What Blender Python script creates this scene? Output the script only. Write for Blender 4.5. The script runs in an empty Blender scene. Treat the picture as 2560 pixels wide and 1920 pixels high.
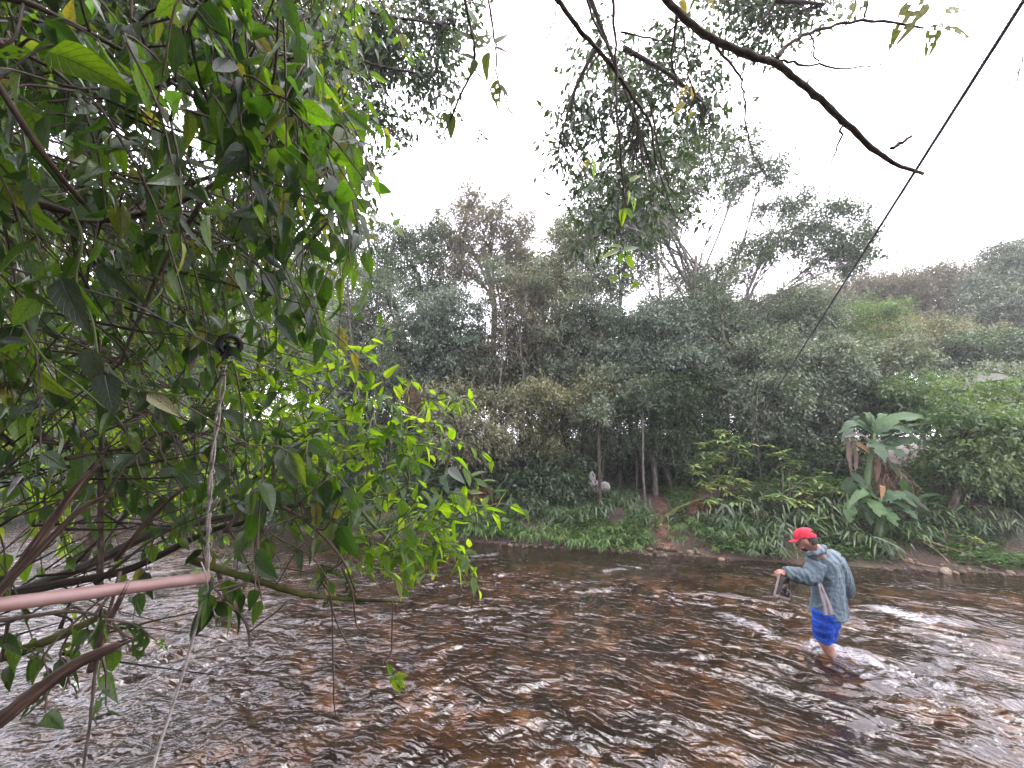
import bpy, math, random
import numpy as np
from mathutils import Vector, Matrix

SC = bpy.context.scene
COL = SC.collection
rng = np.random.default_rng(7)
random.seed(7)
R = math.radians

# ---------------------------------------------------------------- camera
CAM_H = 2.2
PITCH = 10.0
F = 1000.0                      # focal length in pixels of the 2560 px wide photograph
cam_d = bpy.data.cameras.new('camera')
cam_d.sensor_width = 36.0
cam_d.lens = 36.0 * F / 2560.0
cam_d.clip_start = 0.05
cam_d.clip_end = 2000.0
cam = bpy.data.objects.new('camera', cam_d)
COL.objects.link(cam)
cam.location = (0, 0, CAM_H)
cam.rotation_euler = (R(90 + PITCH), 0, 0)
SC.camera = cam

# ---------------------------------------------------------------- overcast sky
w = bpy.data.worlds.new('World')
SC.world = w
w.use_nodes = True
nt = w.node_tree
nt.nodes.clear()
out = nt.nodes.new('ShaderNodeOutputWorld')
bg = nt.nodes.new('ShaderNodeBackground')
sky = nt.nodes.new('ShaderNodeTexSky')
sky.sky_type = 'NISHITA'
sky.sun_disc = False
SUN_EL, SUN_ROT = R(62), R(20)
sky.sun_elevation = SUN_EL
sky.sun_rotation = SUN_ROT
sky.dust_density = 4.0
mix = nt.nodes.new('ShaderNodeMix')
mix.data_type = 'RGBA'
mix.inputs[0].default_value = 0.9          # share of the closed cloud layer
mix.inputs[7].default_value = (37.0, 35.2, 39.5, 1)
nt.links.new(sky.outputs[0], mix.inputs[6])
nt.links.new(mix.outputs[2], bg.inputs[0])
bg.inputs[1].default_value = 0.12
nt.links.new(bg.outputs[0], out.inputs[0])

sun_d = bpy.data.lights.new('sun', 'SUN')
sun_d.energy = 1.2
sun_d.angle = R(25)
sun_d.color = (1.0, 0.97, 0.92)
sun = bpy.data.objects.new('sun', sun_d)
COL.objects.link(sun)
sdir = Vector((math.sin(SUN_ROT) * math.cos(SUN_EL), math.cos(SUN_ROT) * math.cos(SUN_EL), math.sin(SUN_EL)))
sun.rotation_euler = sdir.to_track_quat('Z', 'Y').to_euler()
sun.location = sdir * 60

SC.view_settings.view_transform = 'Standard'
SC.view_settings.look = 'None'
SC.view_settings.exposure = 0.55
SC.view_settings.gamma = 1.0
SC.view_settings.use_curve_mapping = False
SC.cycles.use_denoising = True
SC.cycles.max_bounces = 8
SC.cycles.diffuse_bounces = 4
SC.cycles.glossy_bounces = 3
SC.cycles.transmission_bounces = 5
SC.cycles.transparent_max_bounces = 8
SC.cycles.caustics_reflective = False

# ---------------------------------------------------------------- geometry helpers
CT, ST = math.cos(R(PITCH)), math.sin(R(PITCH))
CAMP = np.array([0, 0, CAM_H])

def ray(px, py):
    u = (px - 1280.0) / F
    v = (960.0 - py) / F
    return np.array([u, CT - ST * v, ST + CT * v])

def pt(px, py, d):
    return CAMP + ray(px, py) * d

def at_y(px, py, Y):
    r = ray(px, py)
    return CAMP + r * (Y / r[1])

def on_z(px, py, z=0.0):
    r = ray(px, py)
    return CAMP + r * ((z - CAM_H) / r[2])

def nrm(a):
    a = np.asarray(a, float)
    return a / np.maximum(np.linalg.norm(a, axis=-1, keepdims=True), 1e-9)

class MB:
    """collects pieces of one mesh"""
    def __init__(self):
        self.V, self.F, self.R, self.UV, self.n = [], [], [], [], 0
    def add(self, V, Fs, rnd=None, uv=None):
        V = np.asarray(V, float).reshape(-1, 3)
        Fs = Fs if isinstance(Fs, list) else [Fs]
        for f in Fs:
            f = np.asarray(f, int)
            if len(f):
                self.F.append(f + self.n)
        self.V.append(V)
        self.R.append(np.full(len(V), 0.5) if rnd is None else np.broadcast_to(rnd, (len(V),)))
        self.UV.append(np.zeros((len(V), 2)) if uv is None else uv)
        self.n += len(V)
        return self
    def mesh(self, name, mat=None, org=(0, 0, 0), smooth=True):
        V = np.concatenate(self.V) - np.asarray(org, float)
        me = bpy.data.meshes.new(name)
        me.vertices.add(len(V))
        me.vertices.foreach_set('co', V.astype(np.float32).ravel())
        loops = np.concatenate([f.ravel() for f in self.F]).astype(np.int32)
        sizes = np.concatenate([np.full(len(f), f.shape[1], np.int32) for f in self.F])
        starts = np.concatenate([[0], np.cumsum(sizes)[:-1]]).astype(np.int32)
        me.loops.add(len(loops))
        me.loops.foreach_set('vertex_index', loops)
        me.polygons.add(len(sizes))
        me.polygons.foreach_set('loop_start', starts)
        me.polygons.foreach_set('use_smooth', np.full(len(sizes), bool(smooth)))
        at = me.attributes.new('rnd', 'FLOAT', 'POINT')
        at.data.foreach_set('value', np.concatenate(self.R).astype(np.float32))
        uvl = me.uv_layers.new(name='UVMap')
        UV = np.concatenate(self.UV)
        uvl.data.foreach_set('uv', UV[loops].astype(np.float32).ravel())
        me.update(calc_edges=True)
        if mat:
            me.materials.append(mat)
        return me

def link(name, me, parent=None, kind=None, label=None):
    o = bpy.data.objects.new(name, me)
    COL.objects.link(o)
    if parent:
        o.parent = parent
    if kind:
        o['kind'] = kind
    if label:
        o['label'] = label
    return o

def tag(o, label, cat, group=None):
    o['label'] = label
    o['category'] = cat
    if group:
        o['group'] = group
    return o

def thing(name, label, cat, loc=(0, 0, 0), group=None):
    o = bpy.data.objects.new(name, None)
    o.empty_display_size = 0.1
    COL.objects.link(o)
    o.location = [float(c) for c in loc]
    return tag(o, label, cat, group)

def smooth_path(P, n=6):
    """Catmull-Rom through the points"""
    P = np.asarray(P, float)
    if len(P) < 3:
        t = np.linspace(0, 1, n + 1)[:, None]
        return P[0] * (1 - t) + P[-1] * t
    Q = np.vstack([2 * P[0] - P[1], P, 2 * P[-1] - P[-2]])
    outp = []
    t = np.linspace(0, 1, n, endpoint=False)[:, None]
    for i in range(1, len(Q) - 2):
        a, b, c, d = Q[i - 1], Q[i], Q[i + 1], Q[i + 2]
        outp.append(0.5 * ((2 * b) + (c - a) * t + (2 * a - 5 * b + 4 * c - d) * t ** 2 + (-a + 3 * b - 3 * c + d) * t ** 3))
    outp.append(P[-1][None])
    return np.vstack(outp)

def tube(P, rad, ns=6, cap=True, rough=0.0, uvs=1.0):
    P = np.asarray(P, float)
    n = len(P)
    rad = np.interp(np.linspace(0, 1, n), np.linspace(0, 1, len(np.atleast_1d(rad))), np.atleast_1d(rad))
    T = nrm(np.gradient(P, axis=0))
    ref = np.array([0, 0, 1.0]) if abs(T[0][2]) < 0.9 else np.array([1.0, 0, 0])
    a = nrm(np.cross(T[0], ref))
    A = [a]
    for i in range(1, n):
        a = A[-1] - T[i] * np.dot(A[-1], T[i])
        A.append(nrm(a))
    A = np.array(A)
    B = np.cross(T, A)
    th = np.linspace(0, 2 * np.pi, ns, endpoint=False)
    rr = rad[:, None] * (1 + rough * rng.standard_normal((n, ns)))
    V = P[:, None] + rr[..., None] * (A[:, None] * np.cos(th)[None, :, None] + B[:, None] * np.sin(th)[None, :, None])
    V = V.reshape(-1, 3)
    i = np.arange(n - 1)[:, None] * ns
    j = np.arange(ns)[None]
    q = np.stack([i + j, i + (j + 1) % ns, i + ns + (j + 1) % ns, i + ns + j], -1).reshape(-1, 4)
    L = np.concatenate([[0], np.cumsum(np.linalg.norm(np.diff(P, axis=0), axis=1))])
    uv = np.stack([np.tile(np.arange(ns) / ns, n), np.repeat(L * uvs, ns)], -1)
    Fs = [q]
    if cap and ns > 2:
        Fs += [np.arange(ns)[::-1][None], (np.arange(ns) + (n - 1) * ns)[None]]
    return V, Fs, uv

def add_tube(mb, P, rad, ns=6, cap=True, rough=0.0):
    V, Fs, uv = tube(P, rad, ns, cap, rough)
    mb.add(V, Fs, rng.random(), uv)

def instance(T, Tf, P, A, Nn, S):
    """leaf template T placed at P, tip along A, upper side along Nn, scale S (N,) or (N,3)"""
    A = nrm(A)
    Nn = nrm(Nn - A * np.sum(Nn * A, -1, keepdims=True))
    B = np.cross(A, Nn)
    S = np.asarray(S, float)
    S = np.repeat(S[:, None], 3, 1) if S.ndim == 1 else S
    V = P[:, None] + (T[None, :, 0:1] * (B * S[:, 0:1])[:, None] + T[None, :, 1:2] * (A * S[:, 1:2])[:, None] + T[None, :, 2:3] * (Nn * S[:, 2:3])[:, None])
    k = len(T)
    N = len(P)
    Fs = [(Tf[None] + (np.arange(N) * k)[:, None, None]).reshape(-1, Tf.shape[1])]
    return V.reshape(-1, 3), Fs, k

# leaf templates: x across, y along, z up
FAR_T = np.array([[0, 0, 0], [-.21, .42, .05], [0, 1, -.12], [.21, .42, .05]], float)
FAR_F = np.array([[0, 3, 2, 1]])
NARROW_T = np.array([[0, 0, 0], [-.085, .4, .03], [0, 1, -.2], [.085, .4, .03]], float)

def leaf_grid(n=6, wmax=.21, tip=.9, fold=.25, curl=.25, cols=(-1, -.45, 0, .45, 1), wave=0.0, base=.5, holes=0, seed=0):
    r = np.random.default_rng(seed)
    v = np.linspace(0, 1, n + 1)
    wd = v ** base * (1 - v) ** tip
    wd = wd / wd.max() * wmax
    u = np.array(cols)
    V = np.zeros((n + 1, len(u), 3))
    V[..., 0] = wd[:, None] * u[None]
    V[..., 1] = (v - .04 * np.sin(v * 3))[:, None]
    V[..., 2] = fold * np.abs(u[None]) * wd[:, None] - curl * v[:, None] ** 2 + wave * np.sin(v[:, None] * 17 + u[None] * 2) * np.abs(u[None])
    if holes:
        edge = np.abs(u)[None] == 1
        V[..., 0] *= np.where(edge, 1 - .5 * r.random((n + 1, len(u))) ** 2, 1)
    UV = np.stack([np.broadcast_to(u[None] * .5 + .5, (n + 1, len(u))), np.broadcast_to(v[:, None], (n + 1, len(u)))], -1)
    c = len(u)
    q = np.array([[i * c + j, i * c + j + 1, (i + 1) * c + j + 1, (i + 1) * c + j] for i in range(n) for j in range(c - 1)])
    if holes:
        keep = np.ones(len(q), bool)
        for _ in range(holes):
            keep[r.integers(c, len(q))] = False
        q = q[keep]
    return V.reshape(-1, 3), q, UV.reshape(-1, 2)

# numpy noise
def _hash(ix, iy, seed):
    h = (ix.astype(np.int64) * 374761393 + iy.astype(np.int64) * 668265263 + seed * 1442695041) & 0x7fffffff
    h = ((h ^ (h >> 13)) * 1274126177) & 0x7fffffff
    return ((h ^ (h >> 16)) & 0xffff) / 65535.0

def noise2(x, y, seed=0):
    x = np.asarray(x, float); y = np.asarray(y, float)
    ix, iy = np.floor(x), np.floor(y)
    fx, fy = x - ix, y - iy
    ux = fx * fx * fx * (fx * (fx * 6 - 15) + 10)
    uy = fy * fy * fy * (fy * (fy * 6 - 15) + 10)
    def g(i, j):
        a = _hash(ix + i, iy + j, seed) * 2 * np.pi
        return np.cos(a) * (fx - i) + np.sin(a) * (fy - j)
    return ((g(0, 0) * (1 - ux) + g(1, 0) * ux) * (1 - uy) + (g(0, 1) * (1 - ux) + g(1, 1) * ux) * uy) * 1.5

# ---------------------------------------------------------------- material helpers
def new_mat(name):
    m = bpy.data.materials.new(name)
    m.use_nodes = True
    m.node_tree.nodes.clear()
    o = m.node_tree.nodes.new('ShaderNodeOutputMaterial')
    return m, m.node_tree, o

def nd(nt, typ, **kw):
    n = nt.nodes.new(typ)
    for k, v in kw.items():
        if k.startswith('i_'):
            key = k[2:]
            key = int(key) if key.isdigit() else key.replace('_', ' ')
            if isinstance(v, bpy.types.NodeSocket):
                nt.links.new(v, n.inputs[key])
            else:
                n.inputs[key].default_value = v
        else:
            setattr(n, k, v)
    return n

def ramp(nt, fac, stops, interp='LINEAR'):
    n = nt.nodes.new('ShaderNodeValToRGB')
    n.color_ramp.interpolation = interp
    els = n.color_ramp.elements
    while len(els) < len(stops):
        els.new(0.5)
    for e, (p, c) in zip(els, stops):
        e.position = p
        e.color = (*c, 1) if len(c) == 3 else c
    if fac is not None:
        nt.links.new(fac, n.inputs[0])
    return n.outputs[0]

def mixc(nt, fac, a, b, mode='MIX'):
    n = nt.nodes.new('ShaderNodeMix')
    n.data_type = 'RGBA'
    n.blend_type = mode
    for i, v in ((0, fac), (6, a), (7, b)):
        if isinstance(v, bpy.types.NodeSocket):
            nt.links.new(v, n.inputs[i])
        else:
            n.inputs[i].default_value = v if i == 0 else (*v, 1)
    return n.outputs[2]

def leaf_mat(name, cols, trans, src='attr', rough=.42, tfac=.35, veins=False, spec=.5, spots=0.35, spotscale=30.0):
    m, nt, o = new_mat(name)
    if src == 'attr':
        r = nd(nt, 'ShaderNodeAttribute', attribute_name='rnd').outputs['Fac']
    else:
        r = nd(nt, 'ShaderNodeObjectInfo').outputs['Random']
    c = ramp(nt, r, cols)
    t = ramp(nt, r, trans)
    tc = nd(nt, 'ShaderNodeTexCoord')
    nz = nd(nt, 'ShaderNodeTexNoise', i_Vector=tc.outputs['Object'], i_Scale=spotscale, i_Detail=3.0)
    f = nd(nt, 'ShaderNodeMapRange', i_0=nz.outputs[0], i_1=.3, i_2=.7, i_3=1 - spots, i_4=1 + spots * .6).outputs[0]
    cf = nd(nt, 'ShaderNodeCombineColor', i_0=f, i_1=f, i_2=f).outputs[0]
    c = mixc(nt, 1.0, c, cf, 'MULTIPLY')
    t = mixc(nt, 1.0, t, cf, 'MULTIPLY')
    bs = nd(nt, 'ShaderNodeBsdfPrincipled', i_Base_Color=c, i_Roughness=rough)
    bs.inputs['Specular IOR Level'].default_value = spec
    tr = nd(nt, 'ShaderNodeBsdfTranslucent', i_Color=t)
    if veins:
        uv = nd(nt, 'ShaderNodeSeparateXYZ', i_0=tc.outputs['UV'])
        ax = nd(nt, 'ShaderNodeMath', operation='SUBTRACT', i_0=uv.outputs[0], i_1=.5)
        ab = nd(nt, 'ShaderNodeMath', operation='ABSOLUTE', i_0=ax.outputs[0])
        s1 = nd(nt, 'ShaderNodeMath', operation='MULTIPLY', i_0=ab.outputs[0], i_1=.55)
        s2 = nd(nt, 'ShaderNodeMath', operation='SUBTRACT', i_0=uv.outputs[1], i_1=s1.outputs[0])
        s3 = nd(nt, 'ShaderNodeMath', operation='MULTIPLY', i_0=s2.outputs[0], i_1=52.0)
        s4 = nd(nt, 'ShaderNodeMath', operation='SINE', i_0=s3.outputs[0])
        v1 = nd(nt, 'ShaderNodeMapRange', i_0=s4.outputs[0], i_1=.80, i_2=1.0, i_3=0., i_4=.6)
        v2 = nd(nt, 'ShaderNodeMapRange', i_0=ab.outputs[0], i_1=.0, i_2=.035, i_3=1., i_4=0.)
        vv = nd(nt, 'ShaderNodeMath', operation='MAXIMUM', i_0=v1.outputs[0], i_1=v2.outputs[0])
        bp = nd(nt, 'ShaderNodeBump', i_Height=vv.outputs[0], i_Strength=.55, i_Distance=.004)
        bp.invert = True
        nt.links.new(bp.outputs[0], bs.inputs['Normal'])
        t2 = mixc(nt, vv.outputs[0], t, (.03, .06, .005))
        nt.links.new(t2, tr.inputs[0])
        c2 = mixc(nt, nd(nt, 'ShaderNodeMath', operation='MULTIPLY', i_0=vv.outputs[0], i_1=.35).outputs[0], c, (.16, .2, .1))
        nt.links.new(c2, bs.inputs['Base Color'])
    mx = nd(nt, 'ShaderNodeMixShader', i_0=tfac, i_1=bs.outputs[0], i_2=tr.outputs[0])
    nt.links.new(mx.outputs[0], o.inputs[0])
    return m

def solid_mat(name, stops, scale=8.0, rough=.7, spec=.4, metal=0.0, bump=.3, bscale=None, stretch=(1, 1, 1), detail=6.0, bdist=.01, coord='Object'):
    m, nt, o = new_mat(name)
    tc = nd(nt, 'ShaderNodeTexCoord')
    mp = nd(nt, 'ShaderNodeMapping', i_Vector=tc.outputs[coord])
    mp.inputs['Scale'].default_value = stretch
    nz = nd(nt, 'ShaderNodeTexNoise', i_Vector=mp.outputs[0], i_Scale=scale, i_Detail=detail)
    c = ramp(nt, nz.outputs[0], stops)
    bs = nd(nt, 'ShaderNodeBsdfPrincipled', i_Base_Color=c, i_Roughness=rough, i_Metallic=metal)
    bs.inputs['Specular IOR Level'].default_value = spec
    if bump:
        n2 = nd(nt, 'ShaderNodeTexNoise', i_Vector=mp.outputs[0], i_Scale=bscale or scale * 3, i_Detail=8.0)
        bp = nd(nt, 'ShaderNodeBump', i_Height=n2.outputs[0], i_Strength=bump, i_Distance=bdist)
        nt.links.new(bp.outputs[0], bs.inputs['Normal'])
    nt.links.new(bs.outputs[0], o.inputs[0])
    return m

M = {}
g3 = lambda a, b, c: [(.0, a), (.5, b), (1., c)]
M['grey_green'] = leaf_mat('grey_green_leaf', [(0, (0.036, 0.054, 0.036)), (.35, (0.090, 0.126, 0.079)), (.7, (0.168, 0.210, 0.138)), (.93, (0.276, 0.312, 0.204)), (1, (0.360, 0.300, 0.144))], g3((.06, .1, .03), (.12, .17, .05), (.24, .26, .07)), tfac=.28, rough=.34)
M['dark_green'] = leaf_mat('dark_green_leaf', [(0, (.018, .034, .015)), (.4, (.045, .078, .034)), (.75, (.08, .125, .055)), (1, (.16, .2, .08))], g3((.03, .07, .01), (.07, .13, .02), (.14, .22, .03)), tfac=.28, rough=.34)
M['blue_green'] = leaf_mat('silvery_green_leaf', [(0, (0.040, 0.067, 0.048)), (.35, (0.098, 0.144, 0.101)), (.7, (0.172, 0.224, 0.167)), (1, (0.276, 0.322, 0.230))], g3((.05, .1, .03), (.1, .16, .05), (.18, .24, .07)), tfac=.25, rough=.34)
M['olive'] = leaf_mat('olive_leaf', [(0, (0.055, 0.061, 0.029)), (.35, (0.116, 0.127, 0.061)), (.7, (0.187, 0.198, 0.099)), (1, (0.330, 0.297, 0.132))], g3((.1, .12, .02), (.17, .19, .04), (.27, .26, .06)), tfac=.3)
M['brownish'] = leaf_mat('brownish_leaf', [(0, (0.055, 0.051, 0.037)), (.35, (0.110, 0.116, 0.070)), (.7, (0.187, 0.182, 0.116)), (.9, (0.242, 0.198, 0.132)), (1, (0.286, 0.165, 0.110))], g3((.1, .1, .03), (.17, .17, .06), (.26, .2, .08)), tfac=.3)
M['pale'] = leaf_mat('pale_leaf', [(0, (.09, .1, .055)), (.6, (.2, .21, .12)), (1, (.36, .34, .22))], g3((.14, .17, .05), (.2, .22, .07), (.3, .3, .1)), tfac=.3)
M['fresh'] = leaf_mat('fresh_green_leaf', [(0, (.03, .06, .022)), (.4, (.075, .125, .05)), (.75, (.13, .18, .078)), (1, (.23, .26, .1))], g3((.08, .18, .02), (.14, .28, .03), (.3, .36, .05)), tfac=.35)
M['bark_grey'] = solid_mat('grey_bark', [(.3, (.045, .038, .032)), (.5, (.11, .098, .084)), (.72, (.22, .205, .18))], 1.0, .9, .2, bump=.7, bscale=2.5, stretch=(7, 5, 1), bdist=.02, coord='UV')
M['bark_dark'] = solid_mat('dark_bark', [(.3, (.02, .016, .012)), (.55, (.055, .045, .034)), (.75, (.12, .105, .075))], 1.0, .9, .2, bump=.7, bscale=2.5, stretch=(7, 6, 1), bdist=.015, coord='UV')
# ================================================================ the setting
SHORE_PX = [(1000, 1346), (1150, 1350), (1280, 1362), (1440, 1374), (1600, 1385), (1760, 1392), (1900, 1404), (2050, 1412), (2240, 1424), (2400, 1432), (2560, 1440)]
SH = np.array([on_z(*p)[:2] for p in SHORE_PX])
SHX = np.concatenate([[-60, -14, -7], SH[:, 0], [14, 60]])
SHY = np.concatenate([[19, 14.2, 12.6], SH[:, 1], [7.2, 3]])

def shore_y(x):
    return np.interp(x, SHX, SHY) + .12 * noise2(np.asarray(x) * 1.3, np.asarray(x) * 0 + 3.3, 5)

def bank_z(x, y):
    x = np.asarray(x, float); y = np.asarray(y, float)
    d = y - shore_y(x)
    z = np.interp(d, [-3, -1.0, -.25, 0, .25, .8, 2, 5, 15, 60, 400], [-1.2, -.45, -.08, .0, .10, .42, .68, 1.05, 1.7, 4.0, 9.0])
    steep = np.clip((x - 4.5) / 3, 0, 1)
    z2 = np.interp(d, [-3, -1.0, -.25, 0, .5, 1.0, 1.6, 3, 15, 60, 400], [-1.2, -.45, -.08, .0, .12, .35, 1.0, 1.5, 2.4, 5.0, 9.0])
    z = z * (1 - steep) + z2 * steep
    amp = np.clip(d, 0.0, 1.5) * .06 + .015
    return z + amp * (noise2(x * 1.1, y * 1.1, 11) + .5 * noise2(x * 3.1, y * 3.1, 12)) + .012 * noise2(x * 9, y * 9, 13)

def grid_mesh(name, xs, ys, zf, mat, extra=None):
    X, Y = np.meshgrid(xs, ys)
    Z = zf(X, Y)
    nx, ny = len(xs), len(ys)
    V = np.stack([X, Y, Z], -1).reshape(-1, 3)
    i = (np.arange(ny - 1)[:, None] * nx + np.arange(nx - 1)[None]).reshape(-1)
    q = np.stack([i, i + 1, i + nx + 1, i + nx], -1)
    mb = MB().add(V, q, extra.reshape(-1) if extra is not None else None, V[:, :2] * .1)
    return mb.mesh(name, mat)

# ---- far bank soil
m, nt, o = new_mat('forest_soil')
tc = nd(nt, 'ShaderNodeTexCoord')
n1 = nd(nt, 'ShaderNodeTexNoise', i_Vector=tc.outputs['Object'], i_Scale=1.6, i_Detail=8.0)
n2 = nd(nt, 'ShaderNodeTexVoronoi', i_Vector=tc.outputs['Object'], i_Scale=16.0)
c = ramp(nt, n1.outputs[0], [(.3, (.02, .014, .01)), (.5, (.05, .03, .019)), (.62, (.035, .034, .015)), (.8, (.10, .06, .036))])
c = mixc(nt, .35, c, n2.outputs['Color'], 'OVERLAY')
bs = nd(nt, 'ShaderNodeBsdfPrincipled', i_Base_Color=c, i_Roughness=.85)
bp = nd(nt, 'ShaderNodeBump', i_Height=n2.outputs['Distance'], i_Strength=.6, i_Distance=.04)
nt.links.new(bp.outputs[0], bs.inputs['Normal'])
nt.links.new(bs.outputs[0], o.inputs[0])
M['soil'] = m

xs = np.concatenate([np.linspace(-150, -16, 14)[:-1], np.linspace(-16, 16, 200), np.linspace(16, 150, 14)[1:]])
def far_rows(d, X):
    return d
ds = np.concatenate([np.linspace(-2.5, 3.5, 60), np.linspace(3.7, 12, 36), np.geomspace(12.5, 150, 18)])
X, D = np.meshgrid(xs, ds)
Y = D + np.interp(X, SHX, SHY)
Z = bank_z(X, Y)
nx, ny = len(xs), len(ds)
i = (np.arange(ny - 1)[:, None] * nx + np.arange(nx - 1)[None]).reshape(-1)
V = np.stack([X, Y, Z], -1).reshape(-1, 3)
link('far_bank_ground', MB().add(V, np.stack([i, i + 1, i + nx + 1, i + nx], -1), None, V[:, :2]).mesh('far_bank_ground', M['soil']), kind='structure')

# ---- near bank under the camera
xs2 = np.concatenate([np.linspace(-150, -12, 8)[:-1], np.linspace(-12, 12, 60), np.linspace(12, 150, 8)[1:]])
ys2 = np.concatenate([np.geomspace(150, 4, 12)[:-1] * -1, np.linspace(-4, 2.1, 36)])
def near_z(x, y):
    d = 1.55 + .15 * noise2(x * .8, x * 0, 21) - y
    return np.interp(d, [-1, -.3, 0, .3, .9, 3, 30, 400], [-.9, -.35, 0, .3, .55, .7, 1.5, 5]) + .04 * noise2(x * 1.7, y * 1.7, 22)
link('near_bank_ground', grid_mesh('near_bank_ground', xs2, ys2, near_z, M['soil']), kind='structure')

# ---- stony riverbed
m, nt, o = new_mat('riverbed_stones')
tc = nd(nt, 'ShaderNodeTexCoord')
nzw = nd(nt, 'ShaderNodeTexNoise', i_Vector=tc.outputs['Object'], i_Scale=2.5, i_Detail=3.0)
vw = nd(nt, 'ShaderNodeMix', data_type='VECTOR', i_0=.12)
nt.links.new(tc.outputs['Object'], vw.inputs[4]); nt.links.new(nzw.outputs['Color'], vw.inputs[5])
vo = nd(nt, 'ShaderNodeTexVoronoi', i_Vector=vw.outputs[1], i_Scale=6.0, i_Randomness=1.0)
sep = nd(nt, 'ShaderNodeSeparateColor', i_0=vo.outputs['Color'])
c = ramp(nt, sep.outputs[0], [(.0, (.03, .021, .013)), (.35, (.085, .054, .028)), (.6, (.15, .095, .045)), (.8, (.23, .14, .06)), (.93, (.34, .22, .11)), (1., (.4, .31, .23))])
n1 = nd(nt, 'ShaderNodeTexNoise', i_Vector=tc.outputs['Object'], i_Scale=.9, i_Detail=5.0)
big = ramp(nt, n1.outputs[0], [(.35, (.35, .3, .26)), (.6, (1.1, 1.05, 1.0))])
c = mixc(nt, 1.0, c, big, 'MULTIPLY')
edge = nd(nt, 'ShaderNodeMapRange', i_0=vo.outputs['Distance'], i_1=.25, i_2=.6, i_3=1., i_4=.3)
ec = nd(nt, 'ShaderNodeCombineColor', i_0=edge.outputs[0], i_1=edge.outputs[0], i_2=edge.outputs[0])
c = mixc(nt, .8, c, ec.outputs[0], 'MULTIPLY')
c = mixc(nt, 1.0, c, (.95, .92, .86), 'MULTIPLY')
bs = nd(nt, 'ShaderNodeBsdfPrincipled', i_Base_Color=c, i_Roughness=.8)
nt.links.new(bs.outputs[0], o.inputs[0])
M['bed'] = m
bx = np.concatenate([np.linspace(-60, -12, 10)[:-1], np.linspace(-12, 14, 300), np.linspace(14, 60, 10)[1:]])
by = np.concatenate([np.linspace(.6, 15, 170), np.linspace(15.5, 21, 6)])
link('riverbed', grid_mesh('riverbed', bx, by, lambda x, y: -.36 + .06 * noise2(x * 1.2, y * 1.2, 31) + .04 * noise2(x * 4, y * 4, 32), M['bed']), kind='structure')

# ---- the river: fast shallow water with standing waves
FCX, FCY = -2.6, -2.4                      # the current bends about this point
def flow(x, y):
    dx, dy = x - FCX, y - FCY
    r = np.hypot(dx, dy)
    return -np.arctan2(dy, dx) * 7.0, r

def seg_d(x, y, a, b):
    ax, ay = a[:2]; bx_, by_ = b[:2]
    vx, vy = bx_ - ax, by_ - ay
    t = np.clip(((x - ax) * vx + (y - ay) * vy) / (vx * vx + vy * vy + 1e-9), 0, 1)
    return np.hypot(x - ax - t * vx, y - ay - t * vy), t

# patches of white bubbles and painted sky reflection: from, to (photograph pixels on the water), width in metres, strength
FOAM_GLINTS = [((1185, 1392), (1235, 1385), .16, .9), ((1160, 1403), (1240, 1398), .10, .7), ((1512, 1428), (1556, 1424), .13, 1.0), ((1545, 1412), (1600, 1420), .10, .9), ((1490, 1476), (1550, 1472), .12, .9),
        ((1385, 1458), (1412, 1466), .12, .8), ((1590, 1478), (1720, 1468), .07, .5), ((1675, 1497), (1690, 1500), .09, .9), ((1735, 1508), (1768, 1512), .13, 1.0), ((1812, 1540), (1920, 1582), .14, 1.1),
        ((1860, 1418), (1925, 1424), .08, .8), ((2215, 1524), (2300, 1548), .22, 1.3), ((2290, 1550), (2400, 1560), .18, 1.0), ((2230, 1465), (2330, 1462), .12, .7), ((1560, 1530), (1640, 1552), .09, .6),
        ((1285, 1560), (1320, 1556), .14, .6), ((1090, 1550), (1120, 1560), .14, .55), ((1170, 1556), (1190, 1572), .12, .55), ((1010, 1640), (1040, 1660), .12, .5), ((1150, 1745), (1170, 1765), .1, .5),
        ((980, 1790), (1140, 1810), .1, .45), ((1620, 1800), (1760, 1850), .16, .5), ((1700, 1500), (1760, 1560), .1, .4),
        ((2035, 1620), (2095, 1642), .12, 1.45), ((2080, 1625), (2200, 1665), .16, 1.45), ((2190, 1660), (2340, 1720), .22, .9), ((2110, 1660), (2240, 1720), .14, .9), ((2300, 1700), (2560, 1790), .26, .6),
        ((1950, 1602), (2010, 1620), .08, .7), ((1985, 1575), (2010, 1590), .08, .5), ((2340, 1480), (2540, 1500), .2, .5), ((1440, 1640), (1470, 1660), .1, .35), ((690, 1500), (740, 1505), .12, .5), ((660, 1390), (710, 1392), .12, .5)]
wx = np.concatenate([np.linspace(-60, -8, 80)[:-1], np.arange(-8, 9, .025), np.linspace(9, 60, 80)[1:]])
wy = np.concatenate([np.arange(1.0, 2.2, .05), np.arange(2.2, 8, .022), np.arange(8, 15, .04), np.linspace(15.2, 21, 12)])
X, Y = np.meshgrid(wx, wy)
s, r = flow(X, Y)
wob = .35 * noise2(s * .35, r * .5, 41)
s1, r1 = s + wob + .12 * noise2(X * 1.6, Y * 1.6, 52), r + .3 * noise2(s * .5 + 7, r * .6, 42) + .16 * noise2(X * 1.5 + 5, Y * 1.5, 51)
def ridge(v, p=1.0):
    return (1 - np.minimum(np.abs(v) * 1.6, 1)) ** p
amp = np.interp(Y - np.interp(X, SHX, SHY), [-6, -3, -1.2, -.2, .5], [1.0, .8, .4, .14, .1]) * (1 + .25 * np.clip((X - 1) / 5, 0, 1))
patch = np.clip(.8 + .8 * noise2(s * .45 + 3, r * .7, 43), .4, 1.4)
n_a = noise2(s1 / .5, r1 / .36, 44)
n_b = noise2(s1 / .19 + 9, r1 / .125, 45)
n_c = noise2(s1 / .1, r1 / .065 + 5, 46)
n_d = noise2(s1 / .06 + 2, r1 / .042, 47)
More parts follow.
